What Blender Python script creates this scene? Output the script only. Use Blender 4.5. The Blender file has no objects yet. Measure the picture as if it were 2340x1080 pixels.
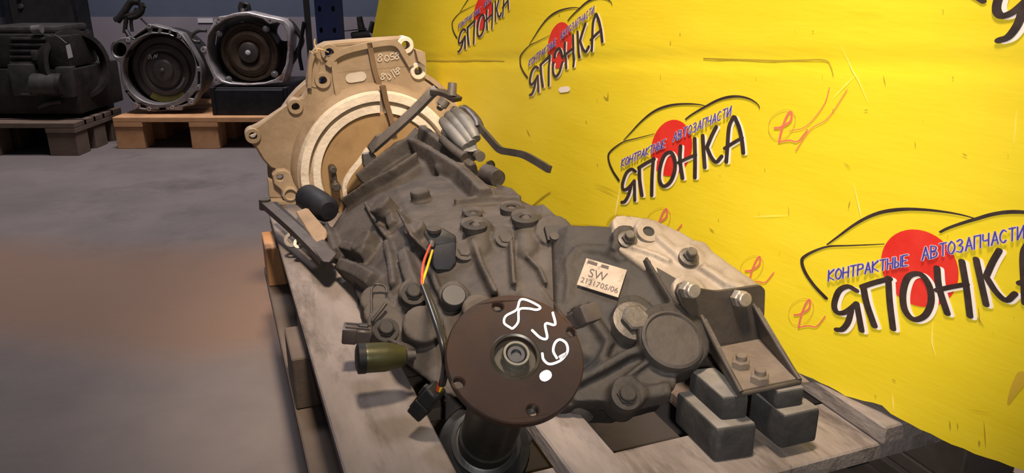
import bpy, bmesh, math, random
from mathutils import Vector as V, Matrix
from mathutils.bvhtree import BVHTree
from mathutils.geometry import tessellate_polygon
random.seed(7)
S = bpy.context.scene
COL = S.collection
# ------------------------------------------------------------------ camera
FPX, CAMH, HORIZON = 1758.0, 0.75, -60.0
PIT = math.atan((540 - HORIZON) / FPX)
CAM = V((0, 0, CAMH))
FWD = V((0, math.cos(PIT), -math.sin(PIT))); UPV = V((0, math.sin(PIT), math.cos(PIT))); RGT = V((1, 0, 0))
cd = bpy.data.cameras.new('camera'); cam = bpy.data.objects.new('camera', cd); COL.objects.link(cam)
cd.sensor_width = 36; cd.lens = FPX / 2340 * 36; cd.clip_start = 0.01; cd.clip_end = 60
cam.location = CAM; cam.rotation_euler = (math.pi / 2 - PIT, 0, 0)
S.camera = cam
# ------------------------------------------------------------------ light
w = bpy.data.worlds.new('dim_hall'); S.world = w; w.use_nodes = True
bg = w.node_tree.nodes['Background']; bg.inputs[0].default_value = (0.62, 0.70, 1.0, 1); bg.inputs[1].default_value = 0.07
def area(name, loc, target, size, power, col):
    l = bpy.data.lights.new(name, 'AREA'); l.shape = 'DISK'; l.size = size; l.energy = power; l.color = col
    o = bpy.data.objects.new(name, l); COL.objects.link(o); o.location = loc
    o.rotation_euler = (V(target) - V(loc)).to_track_quat('-Z', 'Y').to_euler(); return o
def spot(name, loc, target, power, col, ang, blend, rad):
    l = bpy.data.lights.new(name, 'SPOT'); l.energy = power; l.color = col; l.spot_size = math.radians(ang); l.spot_blend = blend; l.shadow_soft_size = rad
    o = bpy.data.objects.new(name, l); COL.objects.link(o); o.location = loc
    o.rotation_euler = (V(target) - V(loc)).to_track_quat('-Z', 'Y').to_euler(); return o
spot('overhead_spot', (0.0, 0.40, 2.30), (0.23, 1.36, 0.50), 350, (1.0, 0.80, 0.60), 54, 0.75, 0.14)  # unseen overhead lamp, its cone shaped and aimed to miss the near floor
area('hall_lamp', (-1.2, 2.95, 2.9), (-1.3, 3.1, 0), 0.9, 85, (1.0, 0.93, 0.96))
spot('phone_flash', (0.022, 0.0, 0.742), (0.22, 1.0, 0.48), 28, (1.0, 0.96, 0.92), 66, 0.9, 0.006)
S.view_settings.view_transform = 'Standard'; S.view_settings.look = 'None'
S.view_settings.exposure = 0.0; S.view_settings.gamma = 1.0; S.view_settings.use_curve_mapping = False

# ------------------------------------------------------------------ placing helpers (pixel of the 2340x1080 photo -> point in the place)
def ray(x, y): return FWD + RGT * ((x - 1170) / FPX) - UPV * ((y - 540) / FPX)
def pd(x, y, d): return CAM + ray(x, y) * d
def pz(x, y, z):
    r = ray(x, y); return CAM + r * ((z - CAMH) / r.z)
def pY(x, y, Y):
    r = ray(x, y); return CAM + r * (Y / r.y)
def pp(x, y, P, n):
    r = ray(x, y); return CAM + r * ((P - CAM).dot(n) / r.dot(n))
def dof(P): return (P - CAM).dot(FWD)

# ------------------------------------------------------------------ materials
def mat(name, c1, c2=None, rough=0.6, metal=0.0, scale=8.0, bump=0.0, bscale=60.0, c3=None, s3=2.0, t3=(0.5, 0.62), spec=0.5, stretch=None, detail=6, rng=(0.35, 0.65)):
    m = bpy.data.materials.new(name); m.use_nodes = True; nt = m.node_tree; N = nt.nodes; L = nt.links
    b = N['Principled BSDF']; b.inputs['Roughness'].default_value = rough; b.inputs['Metallic'].default_value = metal
    b.inputs['Specular IOR Level'].default_value = spec
    tc = N.new('ShaderNodeTexCoord'); src = tc.outputs['Object']
    if stretch:
        mp = N.new('ShaderNodeMapping'); mp.vector_type = 'TEXTURE'; mp.inputs['Scale'].default_value = [1 / q for q in stretch[:3]]
        if len(stretch) > 3: mp.inputs['Rotation'].default_value = (0, 0, stretch[3])
        L.new(src, mp.inputs[0]); src = mp.outputs[0]
    if c2 is None:
        b.inputs['Base Color'].default_value = (*c1, 1)
    else:
        n = N.new('ShaderNodeTexNoise'); n.inputs['Scale'].default_value = scale; n.inputs['Detail'].default_value = detail; n.inputs['Roughness'].default_value = 0.62
        L.new(src, n.inputs['Vector'])
        r = N.new('ShaderNodeValToRGB'); r.color_ramp.elements[0].position = rng[0]; r.color_ramp.elements[1].position = rng[1]
        r.color_ramp.elements[0].color = (*c1, 1); r.color_ramp.elements[1].color = (*c2, 1)
        L.new(n.outputs['Fac'], r.inputs[0]); out = r.outputs[0]
        if c3:
            n3 = N.new('ShaderNodeTexNoise'); n3.inputs['Scale'].default_value = s3; n3.inputs['Detail'].default_value = 8; n3.inputs['Roughness'].default_value = 0.7
            L.new(src, n3.inputs['Vector'])
            r3 = N.new('ShaderNodeMapRange'); r3.inputs[1].default_value = t3[0]; r3.inputs[2].default_value = t3[1]; L.new(n3.outputs['Fac'], r3.inputs[0])
            mx = N.new('ShaderNodeMix'); mx.data_type = 'RGBA'; L.new(r3.outputs[0], mx.inputs[0]); L.new(out, mx.inputs[6]); mx.inputs[7].default_value = (*c3, 1)
            out = mx.outputs[2]
        L.new(out, b.inputs['Base Color'])
    if bump:
        nb = N.new('ShaderNodeTexNoise'); nb.inputs['Scale'].default_value = bscale; nb.inputs['Detail'].default_value = 8
        L.new(src, nb.inputs['Vector'])
        bp = N.new('ShaderNodeBump'); bp.inputs['Strength'].default_value = bump; bp.inputs['Distance'].default_value = 0.004
        L.new(nb.outputs['Fac'], bp.inputs['Height']); L.new(bp.outputs[0], b.inputs['Normal'])
    return m
M = {}
M['floor'] = mat('dusty_concrete', (0.20, 0.155, 0.135), (0.29, 0.225, 0.195), 0.85, 0, 2.2, 0.25, 60, (0.12, 0.095, 0.085), 1.3, (0.54, 0.72))
def floor_mat():
    m = mat('dusty_concrete', (0.125, 0.104, 0.097), (0.175, 0.146, 0.135), 0.85, 0, 2.2, 0.25, 60, (0.08, 0.064, 0.058), 1.3, (0.55, 0.72)); nt = m.node_tree; N = nt.nodes; L = nt.links
    b = N['Principled BSDF']; src = b.inputs['Base Color'].links[0].from_socket; tc = N['Texture Coordinate']
    sx = N.new('ShaderNodeSeparateXYZ'); L.new(tc.outputs['Object'], sx.inputs[0])
    nz = N.new('ShaderNodeTexNoise'); nz.inputs['Scale'].default_value = 1.6; nz.inputs['Detail'].default_value = 5; L.new(tc.outputs['Object'], nz.inputs['Vector'])
    ma = N.new('ShaderNodeMath'); ma.operation = 'MULTIPLY_ADD'; L.new(nz.outputs['Fac'], ma.inputs[0]); ma.inputs[1].default_value = 0.55; L.new(sx.outputs['Y'], ma.inputs[2])
    for (lo_, hi_), pts, col in (((1.2, 3.2), ((.20, 0), (.36, 1), (.52, 1), (.68, 0)), (0.20, 0.118, 0.075)),):   # trodden brown clay dust across the walkway
        mr = N.new('ShaderNodeMapRange'); mr.inputs[1].default_value = lo_; mr.inputs[2].default_value = hi_; L.new(ma.outputs[0], mr.inputs[0])
        rp = N.new('ShaderNodeValToRGB'); rp.color_ramp.interpolation = 'EASE'
        while len(rp.color_ramp.elements) < 4: rp.color_ramp.elements.new(.5)
        for e, (p, v) in zip(rp.color_ramp.elements, pts): e.position = p; e.color = (v, v, v, 1)
        L.new(mr.outputs[0], rp.inputs[0]); sc = N.new('ShaderNodeMath'); sc.operation = 'MULTIPLY'; sc.inputs[1].default_value = .85; L.new(rp.outputs[0], sc.inputs[0])
        mx = N.new('ShaderNodeMix'); mx.data_type = 'RGBA'; L.new(sc.outputs[0], mx.inputs[0]); L.new(src, mx.inputs[6]); mx.inputs[7].default_value = (*col, 1); src = mx.outputs[2]
    L.new(src, b.inputs['Base Color']); return m
M['floor'] = floor_mat()
M['wall'] = mat('painted_wall', (0.19, 0.165, 0.185), (0.235, 0.205, 0.225), 0.8, 0, 3, 0.1, 30)
M['wall_blue'] = mat('painted_wall_blue', (0.065, 0.080, 0.118), (0.082, 0.098, 0.14), 0.8, 0, 3, 0.1, 30)
M['cast'] = mat('dusty_cast_aluminium', (0.03538, 0.02928, 0.02562), (0.07564, 0.06222, 0.05368), 0.7, 0.12, 14, 0.45, 70, (0.0244, 0.02196, 0.02196), 7, (0.54, 0.74), 0.35)
M['cast_rear'] = mat('grey_cast_aluminium', (0.02, 0.017, 0.015), (0.037, 0.031, 0.027), 0.65, 0.12, 12, 0.4, 80, (0.06, 0.049, 0.038), 5, (0.56, 0.74), 0.3)
M['cast_pale'] = mat('pale_cast_aluminium', (0.2, 0.1625, 0.125), (0.2937, 0.2463, 0.1963), 0.6, 0.2, 12, 0.25, 70, (0.1187, 0.0975, 0.075), 9, (0.55, 0.70), 0.35)
M['bell'] = mat('tan_cast_aluminium', (0.312, 0.228, 0.15), (0.432, 0.33, 0.228), 0.72, 0.1, 9, 0.3, 60, (0.204, 0.1416, 0.0864), 6, (0.55, 0.72), 0.3)
M['bell_in'] = mat('ochre_dusted_aluminium', (0.3, 0.186, 0.084), (0.384, 0.252, 0.126), 0.8, 0.05, 7, 0.2, 50, (0.204, 0.132, 0.072), 6, (0.55, 0.75), 0.25)
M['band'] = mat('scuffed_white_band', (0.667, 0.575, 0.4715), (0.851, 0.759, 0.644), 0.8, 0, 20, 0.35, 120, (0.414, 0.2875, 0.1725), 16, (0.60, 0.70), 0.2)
M['brown_rib'] = mat('brown_stained_rib', (0.144, 0.0864, 0.0456), (0.204, 0.132, 0.0744), 0.8, 0, 20)
M['bolt'] = mat('dull_bolt_steel', (0.065, 0.055, 0.047), (0.105, 0.09, 0.075), 0.5, 0.4, 40, 0.2, 150)
M['bolt_pale'] = mat('bright_bolt_steel', (0.25, 0.215, 0.18), (0.36, 0.315, 0.265), 0.42, 0.5, 40, 0.2, 150)
M['bracket'] = mat('dark_bracket_steel', (0.040, 0.033, 0.029), (0.065, 0.053, 0.046), 0.5, 0.35, 18, 0.2, 90, (0.10, 0.078, 0.058), 14, (0.60, 0.76))
M['dust'] = mat('dusty_bracket_foot', (0.10, 0.076, 0.058), (0.15, 0.117, 0.09), 0.85, 0.05, 25, 0.3, 120)
M['rubber'] = mat('dusty_black_rubber', (0.022, 0.021, 0.021), (0.05, 0.047, 0.045), 0.75, 0, 16, 0.4, 60, (0.10, 0.092, 0.085), 11, (0.60, 0.78), 0.3)
M['rubber_top'] = mat('dust_covered_rubber', (0.13, 0.118, 0.105), (0.20, 0.18, 0.157), 0.9, 0, 22, 0.3, 90)
M['black'] = mat('black_plastic', (0.007, 0.007, 0.008), (0.015, 0.015, 0.017), 0.5, 0, 20, 0.15, 80, spec=0.25)
M['black_soft'] = mat('black_rubber_boot', (0.010, 0.010, 0.010), (0.022, 0.022, 0.022), 0.4, 0, 20, 0.1, 60)
M['navy'] = mat('navy_black_rubber', (0.008, 0.0085, 0.012), (0.016, 0.017, 0.023), 0.6, 0, 20, 0.15, 80, spec=0.18)
M['flange'] = mat('rusty_flange_steel', (0.021, 0.0125, 0.0098), (0.046, 0.0205, 0.0115), 0.5, 0.15, 9, 0.04, 120, (0.028, 0.0258, 0.025), 7, (0.52, 0.66), 0.2)
M['hub'] = mat('turned_dark_steel', (0.075, 0.069, 0.062), (0.11, 0.102, 0.09), 0.3, 0.75, 30, 0.05, 200)
M['zinc'] = mat('bright_zinc_nut', (0.12, 0.113, 0.09), (0.18, 0.17, 0.14), 0.4, 0.6, 40)
M['zinc_dark'] = mat('dark_thread_end', (0.05, 0.05, 0.055), (0.085, 0.085, 0.09), 0.35, 0.7, 40)
M['grease'] = mat('oily_washer', (0.035, 0.029, 0.021), (0.06, 0.05, 0.036), 0.4, 0.4, 30)
M['olive'] = mat('olive_zinc_can', (0.036, 0.036, 0.012), (0.062, 0.06, 0.022), 0.38, 0.45, 14, 0.08, 80)
M['brownplug'] = mat('brown_plastic_plug', (0.045, 0.035, 0.033), (0.065, 0.052, 0.048), 0.5, 0, 20)
M['greyplug'] = mat('grey_plastic_plug', (0.0195, 0.0189, 0.0189), (0.0299, 0.0279, 0.0273), 0.5, 0, 20, spec=0.35)
M['red'] = mat('red_wire_sleeve', (0.55, 0.06, 0.03), None, 0.4)
M['yellowwire'] = mat('yellow_wire_sleeve', (0.70, 0.47, 0.015), None, 0.4)
M['sleeve'] = mat('black_wire_sleeve', (0.018, 0.018, 0.020), None, 0.32)
M['paint'] = mat('white_paint_pen', (0.60, 0.60, 0.63), None, 0.6)
M['chalk'] = mat('white_chalk_pen', (0.52, 0.46, 0.39), (0.60, 0.54, 0.47), 0.8, 0, 60)
M['lever'] = mat('dark_lever_steel', (0.046, 0.0391, 0.03565), (0.0805, 0.06785, 0.0598), 0.45, 0.4, 22, 0.15, 90)
M['lever_pale'] = mat('worn_lever_steel', (0.114, 0.096, 0.084), (0.18, 0.1536, 0.132), 0.5, 0.25, 22, 0.15, 90)
M['ribbed'] = mat('grey_ribbed_cover', (0.102, 0.0984, 0.096), (0.228, 0.2196, 0.21), 0.55, 0.25, 12, 0.15, 70)
M['tanblock'] = mat('tan_fibre_block', (0.204, 0.138, 0.084), (0.288, 0.198, 0.12), 0.8, 0, 15)
M['sticker'] = mat('paper_sticker', (0.27, 0.215, 0.165), (0.34, 0.28, 0.22), 0.7, 0, 30, 0, 60, (0.19, 0.15, 0.115), 40, (0.56, 0.64))
M['ink'] = mat('brown_black_ink', (0.05, 0.035, 0.03), None, 0.7)
M['string'] = mat('straw_string', (0.62, 0.45, 0.24), None, 0.8)
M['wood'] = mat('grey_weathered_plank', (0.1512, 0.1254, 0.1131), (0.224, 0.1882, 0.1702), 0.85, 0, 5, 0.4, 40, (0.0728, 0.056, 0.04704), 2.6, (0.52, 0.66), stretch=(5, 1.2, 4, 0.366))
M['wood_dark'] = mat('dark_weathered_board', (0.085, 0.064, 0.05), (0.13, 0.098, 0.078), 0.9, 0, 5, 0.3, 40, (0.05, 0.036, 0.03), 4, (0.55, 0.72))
M['wood_orange'] = mat('orange_wood', (0.4600, 0.2300, 0.0978), (0.5980, 0.3220, 0.1495), 0.8, 0, 8, 0.2, 50, (0.2530, 0.1265, 0.0575), 5, (0.58, 0.75))
M['wood_old'] = mat('brown_pallet_wood', (0.1050, 0.0700, 0.0490), (0.1540, 0.1050, 0.0735), 0.9, 0, 8, 0.2, 50)
M['yellow'] = mat('yellow_sheet_plastic', (0.76, 0.575, 0.018), (0.80, 0.625, 0.026), 0.42, 0, 5, 0.04, 40, (0.69, 0.50, 0.016), 7, (0.62, 0.80), 0.35, stretch=(1, 1, 6))
M['pr_black'] = mat('black_print', (0.030, 0.018, 0.016), (0.055, 0.036, 0.030), 0.45, 0, 60)
M['pr_white'] = mat('pale_print_shadow', (0.88, 0.78, 0.70), None, 0.5)
M['pr_red'] = mat('red_print_disc', (0.66, 0.022, 0.014), (0.72, 0.04, 0.025), 0.45, 0, 30)
M['pr_blue'] = mat('blue_print', (0.055, 0.045, 0.33), None, 0.5)
M['pr_lav'] = mat('lavender_print_edge', (0.62, 0.50, 0.50), None, 0.5)
M['pen'] = mat('red_marker_pen', (0.70, 0.16, 0.10), None, 0.6)
M['scuff'] = mat('dark_scuff', (0.42, 0.29, 0.012), None, 0.7)
M['scuff_pale'] = mat('pale_scratch', (0.93, 0.76, 0.25), None, 0.6)
M['rust'] = mat('brown_rust_streak', (0.52, 0.32, 0.03), (0.66, 0.44, 0.02), 0.7, 0, 20)
M['bgalu'] = mat('background_aluminium', (0.15, 0.137, 0.134), (0.26, 0.242, 0.237), 0.5, 0.4, 20, 0.2, 60)
M['bgalu_rust'] = mat('worn_aluminium_rim', (0.3024, 0.2592, 0.2448), (0.5184, 0.4752, 0.4680), 0.45, 0.35, 14, 0.3, 60, (0.2448, 0.1224, 0.0720), 9, (0.56, 0.66))
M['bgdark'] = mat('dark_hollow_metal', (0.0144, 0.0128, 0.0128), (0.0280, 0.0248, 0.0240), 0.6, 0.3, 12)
M['conv'] = mat('dull_converter_steel', (0.075, 0.062, 0.055), (0.13, 0.11, 0.098), 0.42, 0.6, 8, 0.1, 60, (0.05, 0.04, 0.035), 5, (0.55, 0.7))
M['conv_rust'] = mat('rusty_converter_steel', (0.060, 0.038, 0.024), (0.125, 0.082, 0.052), 0.45, 0.5, 8, 0.1, 60, (0.035, 0.022, 0.016), 6, (0.5, 0.68))
M['conv_oil'] = mat('yellow_oily_patch', (0.16, 0.13, 0.02), (0.24, 0.20, 0.05), 0.5, 0.2, 20)
M['bluepaint'] = mat('blue_rack_paint', (0.020, 0.035, 0.115), (0.030, 0.048, 0.15), 0.5, 0.1, 10)
M['engine'] = mat('dark_grimy_metal', (0.0180, 0.0150, 0.0132), (0.0450, 0.0372, 0.0330), 0.55, 0.4, 14, 0.4, 40)
M['engine2'] = mat('grimy_grey_metal', (0.0420, 0.0372, 0.0348), (0.0840, 0.0750, 0.0690), 0.5, 0.4, 14, 0.3, 40)
M['tag'] = mat('white_tag', (0.55, 0.52, 0.52), None, 0.7)

# ------------------------------------------------------------------ object helpers
ORG = {}
def link(name, me, m, parent=None):
    o = bpy.data.objects.new(name, me); COL.objects.link(o)
    if m is not None:
        me.materials.clear(); me.materials.append(M[m])
    if parent is not None:
        root = parent
        while root.parent: root = root.parent
        off = -ORG[root.name]; o.parent = parent
        me.transform(Matrix.Translation(off)) if me.users == 1 else None
    return o
def tag(o, label, cat=None, group=None, kind=None):
    if label: o['label'] = label
    if cat: o['category'] = cat
    if group: o['group'] = group
    if kind: o['kind'] = kind
    return o
def thing(name, loc, label, cat, group=None):
    o = bpy.data.objects.new(name, None); COL.objects.link(o); o.empty_display_size = 0.05
    o.location = loc; ORG[o.name] = V(loc); return tag(o, label, cat, group)
def top(name, me, m, label, cat, group=None):
    o = link(name, me, m); ORG[o.name] = V((0, 0, 0)); return tag(o, label, cat, group)
def smooth(me, ang=40):
    for p in me.polygons: p.use_smooth = True
    try: me.set_sharp_from_angle(angle=math.radians(ang))
    except Exception: pass
    return me
def bm2me(bm, sm=None):
    bmesh.ops.recalc_face_normals(bm, faces=bm.faces)
    me = bpy.data.meshes.new('m'); bm.to_mesh(me); bm.free()
    if sm: smooth(me, sm)
    return me
def frame(axis, up=(0, 0, 1)):
    z = V(axis).normalized(); x = V(up).cross(z)
    if x.length < 1e-4: x = V((1, 0, 0)).cross(z)
    x.normalize(); y = z.cross(x); return Matrix((x, y, z)).transposed()
def rings_into(bm, rings, cap=True, closed=False):
    rv = [[bm.verts.new(p) for p in r] for r in rings]; n = len(rv[0])
    for a, b in zip(rv, rv[1:] + ([rv[0]] if closed else [])):
        for i in range(n): bm.faces.new((a[i], a[(i + 1) % n], b[(i + 1) % n], b[i]))
    if cap and not closed:
        bm.faces.new(rv[0][::-1]); bm.faces.new(rv[-1])
def lathe(bm, prof, P, axis, n=32, up=(0, 0, 1), closed=False, cap=True, rot=0):
    F = frame(axis, up); P = V(P)
    rings_into(bm, [[P + F @ V((r * math.cos(rot + 2 * math.pi * i / n), r * math.sin(rot + 2 * math.pi * i / n), s)) for i in range(n)] for r, s in prof], cap, closed)
def cyl(bm, p0, p1, r0, r1=None, n=20, rot=0):
    p0, p1 = V(p0), V(p1); lathe(bm, [(r0, 0), (r1 if r1 is not None else r0, (p1 - p0).length)], p0, p1 - p0, n, rot=rot)
def hull(bm, pts):
    b2 = bmesh.new(); [b2.verts.new(p) for p in pts]
    bmesh.ops.convex_hull(b2, input=b2.verts)
    t = bpy.data.meshes.new('t'); b2.to_mesh(t); b2.free(); bm.from_mesh(t); bpy.data.meshes.remove(t)
def box8(bm, c): hull(bm, c)
def box(bm, lo, hi, R=None, P=(0, 0, 0)):
    pts = [V((x, y, z)) for x in (lo[0], hi[0]) for y in (lo[1], hi[1]) for z in (lo[2], hi[2])]
    if R is not None: pts = [V(P) + R @ p for p in pts]
    else: pts = [V(P) + p for p in pts]
    hull(bm, pts)
def bevel(bm, w, seg=2, ang=30):
    es = [e for e in bm.edges if len(e.link_faces) == 2 and e.calc_face_angle(0) > math.radians(ang)]
    bmesh.ops.bevel(bm, geom=es, offset=w, segments=seg, affect='EDGES', profile=0.6)
def catmull(pts, k=6, closed=False):
    P = [V(p) for p in pts]; n = len(P); out = []
    if n < 3: return [P[0].lerp(P[-1], i / k) for i in range(k + 1)]
    rngi = range(n if closed else n - 1)
    for i in rngi:
        if closed: a, b, c, d = P[i - 1], P[i], P[(i + 1) % n], P[(i + 2) % n]
        else:
            b, c = P[i], P[i + 1]; a = P[i - 1] if i else b * 2 - c; d = P[i + 2] if i + 2 < n else c * 2 - b
        for j in range(k):
            t = j / k; out.append(0.5 * ((2 * b) + (c - a) * t + (2 * a - 5 * b + 4 * c - d) * t * t + (3 * b - a - 3 * c + d) * t ** 3))
    if not closed: out.append(P[-1])
    return out
def tube(bm, pts, r, n=10, k=6, flat=None, up=(0, 0, 1)):
    Q = catmull(pts, k) if k > 1 else [V(p) for p in pts]
    rings = []; N = None
    for i, p in enumerate(Q):
        t = (Q[min(i + 1, len(Q) - 1)] - Q[max(i - 1, 0)]).normalized()
        if N is None:
            N = V(up) - t * V(up).dot(t); N = N if N.length > 1e-3 else V((1, 0, 0)); N.normalize()
        else:
            N = N - t * N.dot(t); N.normalize()
        B = t.cross(N); rr = r(i / (len(Q) - 1)) if callable(r) else r
        if flat:   # flat bar: half width flat[0] along B, half thickness flat[1] along N
            a, b = flat; rings.append([p + B * a + N * b, p - B * a + N * b, p - B * a - N * b, p + B * a - N * b])
        else: rings.append([p + (N * math.cos(2 * math.pi * j / n) + B * math.sin(2 * math.pi * j / n)) * rr for j in range(n)])
    rings_into(bm, rings)
def evalmesh(o):
    dg = bpy.context.evaluated_depsgraph_get(); dg.update()
    return bpy.data.meshes.new_from_object(o.evaluated_get(dg), depsgraph=dg)
def voxel(bm, size, it=6, fac=0.5):
    bmesh.ops.recalc_face_normals(bm, faces=bm.faces)
    me = bpy.data.meshes.new('v'); bm.to_mesh(me); bm.free()
    o = bpy.data.objects.new('tmp', me); COL.objects.link(o)
    r = o.modifiers.new('r', 'REMESH'); r.mode = 'VOXEL'; r.voxel_size = size; r.use_smooth_shade = True
    if it:
        s = o.modifiers.new('s', 'SMOOTH'); s.factor = fac; s.iterations = it
    m2 = evalmesh(o); bpy.data.objects.remove(o); bpy.data.meshes.remove(me); return m2
def plate(outline, holes, P, axis, th, bev=0.0, up=(0, 0, 1)):
    """2-D outline with holes extruded by th along -axis from the plane through P; outline given as 3-D points on that plane."""
    ax = V(axis).normalized(); loops = [[V(p) for p in l] for l in [outline] + holes]
    F = frame(axis, up); Fi = F.transposed(); flat = [[(Fi @ (p - V(P))).xy.to_3d() for p in l] for l in loops]
    tris = tessellate_polygon(flat); bm = bmesh.new(); allp = [p for l in loops for p in l]
    fr = [bm.verts.new(p) for p in allp]; bk = [bm.verts.new(p - ax * th) for p in allp]
    for a, b, c in tris:
        try: bm.faces.new((fr[a], fr[b], fr[c])); bm.faces.new((bk[c], bk[b], bk[a]))
        except ValueError: pass
    k = 0
    for l in loops:
        n = len(l)
        for i in range(n):
            a, b = k + i, k + (i + 1) % n; bm.faces.new((fr[a], fr[b], bk[b], bk[a]))
        k += n
    if bev:
        bmesh.ops.recalc_face_normals(bm, faces=bm.faces)
        es = [e for e in bm.edges if len(e.link_faces) == 2 and e.calc_face_angle(0) > 1.2 and abs((e.verts[0].co - e.verts[1].co).normalized().dot(ax)) < .5 and (e.verts[0].co - V(P)).dot(ax) > -th * .5]
        bmesh.ops.bevel(bm, geom=es, offset=bev, segments=1, affect='EDGES')
    return bm2me(bm, 35)
def circle(c, r, axis, n=24):
    F = frame(axis); return [V(c) + F @ V((r * math.cos(2 * math.pi * i / n), r * math.sin(2 * math.pi * i / n), 0)) for i in range(n)]
def roundpoly(pts, r=0.25, k=4):
    out = []; n = len(pts)
    for i in range(n):
        a, b, c = V(pts[i - 1]), V(pts[i]), V(pts[(i + 1) % n])
        p0 = b.lerp(a, r); p1 = b.lerp(c, r)
        for j in range(k + 1):
            t = j / k; out.append(p0.lerp(b, t).lerp(b.lerp(p1, t), t))
    return out
def ribbon(strokes, f3, closed=False, k=5):
    """strokes: list of (points2d, width) ; width may be callable ; f3 maps a 2-D point to 3-D"""
    bm = bmesh.new()
    for st in strokes:
        pts, wd = st[0], st[1]; cl = len(st) > 2 and st[2]
        Q = catmull([V((*p, 0)) for p in pts], k, cl); n = len(Q); Lf = []; Rt = []
        for i, p in enumerate(Q):
            a = Q[i - 1] if (i or cl) else p; b = Q[(i + 1) % n] if (i < n - 1 or cl) else p
            t = (b - a); t = t.normalized() if t.length > 1e-9 else V((1, 0, 0)); nn = V((-t.y, t.x, 0))
            h = (wd(i / (n - 1)) if callable(wd) else wd) / 2
            Lf.append(p + nn * h); Rt.append(p - nn * h)
        if not cl:     # rounded ends
            for e, s in ((0, 1), (-1, -1)):
                c = (Lf[e] + Rt[e]) / 2; a = Lf[e] - c; d = (Q[0] - Q[1]) if e == 0 else (Q[-1] - Q[-2])
                if d.length < 1e-9: continue
                d = d.normalized() * a.length
                vs = [bm.verts.new(f3(c + a * math.cos(q) + d * math.sin(q))) for q in [math.pi * j / 6 for j in range(7)]]
                bm.faces.new(vs)
        lv = [bm.verts.new(f3(p)) for p in Lf]; rv = [bm.verts.new(f3(p)) for p in Rt]
        for i in range(n if cl else n - 1):
            j = (i + 1) % n; bm.faces.new((lv[i], lv[j], rv[j], rv[i]))
    me = bpy.data.meshes.new('m'); bm.to_mesh(me); bm.free(); return me
def face_to(me, d):
    d = V(d)
    for p in me.polygons:
        if p.normal.dot(d) < 0: p.flip()
    return me
#SECTION-STRUCTURE
# ------------------------------------------------------------------ the hall
bm = bmesh.new(); box(bm, (-6, -1.5, -0.05), (4, 4.0, 0)); o = link('floor', bm2me(bm), 'floor'); tag(o, 'dusty grey-brown concrete floor', kind='structure')
wroot = None
bm = bmesh.new(); box(bm, (-6, 4.0, -0.05), (4, 4.15, 0.545)); wl = link('wall_back', bm2me(bm), 'wall'); ORG[wl.name] = V((0, 0, 0)); tag(wl, 'grey lower wall at the back of the hall', kind='structure')
bm = bmesh.new(); box(bm, (-6, 4.004, 0.545), (4, 4.15, 3.2)); link('blue_paint_band', bm2me(bm), 'wall_blue', wl)
#SECTION-PALLETS
# ------------------------------------------------------------------ pallets
PA = math.radians(21.0)
PL = V((-math.sin(PA), math.cos(PA), 0)); PT = V((math.cos(PA), math.sin(PA), 0)); P0 = V((0.353, 0.700, 0))
def pal(t, l, z): return P0 + PT * t + PL * l + V((0, 0, z))
def pbox(t0, t1, l0, l1, z0, z1, jit=0.0):
    bm = bmesh.new(); hull(bm, [pal(t + random.uniform(-jit, jit), l, z) for t in (t0, t1) for l in (l0, l1) for z in (z0, z1)]); bevel(bm, 0.002, 1); return bm2me(bm)
ZT = 0.29; TH = 0.022; LEN = 1.075
up = thing('pallet', pal(-0.1, 0.5, 0.146), 'weathered grey wooden pallet that the dusty gearbox lies on, topmost of the two', 'pallet')
for t0, t1, l0 in ((-0.504, -0.402, -0.02), (-0.298, -0.244, -0.02), (0.048, 0.150, -0.004), (0.205, 0.296, -0.01)):
    link('deck_board', pbox(t0, t1, l0, LEN, ZT - TH, ZT, 0.002), 'wood', up)
for l0 in (0.0, 0.46, LEN - 0.125): link('cross_board', pbox(-0.504, 0.296, l0, l0 + (0.09 if l0 == 0 else 0.125), ZT - 2 * TH, ZT - TH - 0.0005, 0.001), 'wood', up)
for t0, t1 in ((-0.524, -0.405), (-0.150, -0.055), (0.195, 0.290)):
    for l0 in (0.004, 0.47, LEN - 0.12):
        link('block', pbox(t0, t1, l0, l0 + 0.11, 0.166, ZT - 2 * TH - 0.0005), 'wood_orange' if l0 > 0.9 and t0 < -0.4 else 'wood_dark', up)  # far-left end block: warm light on it is put into its orange colour
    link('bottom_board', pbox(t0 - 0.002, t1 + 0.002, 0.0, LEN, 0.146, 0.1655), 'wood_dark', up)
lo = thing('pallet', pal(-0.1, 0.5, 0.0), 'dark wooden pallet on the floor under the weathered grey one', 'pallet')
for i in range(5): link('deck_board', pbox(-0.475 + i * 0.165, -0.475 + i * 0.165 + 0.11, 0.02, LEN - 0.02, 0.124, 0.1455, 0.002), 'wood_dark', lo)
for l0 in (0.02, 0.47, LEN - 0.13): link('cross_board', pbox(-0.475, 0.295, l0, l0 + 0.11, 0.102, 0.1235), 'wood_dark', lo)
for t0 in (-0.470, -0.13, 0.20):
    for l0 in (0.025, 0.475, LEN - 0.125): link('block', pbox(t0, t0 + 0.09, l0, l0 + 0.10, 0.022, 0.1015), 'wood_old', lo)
    link('bottom_board', pbox(t0 - 0.002, t0 + 0.092, 0.02, LEN - 0.02, 0.0, 0.0215), 'wood_dark', lo)
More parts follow.
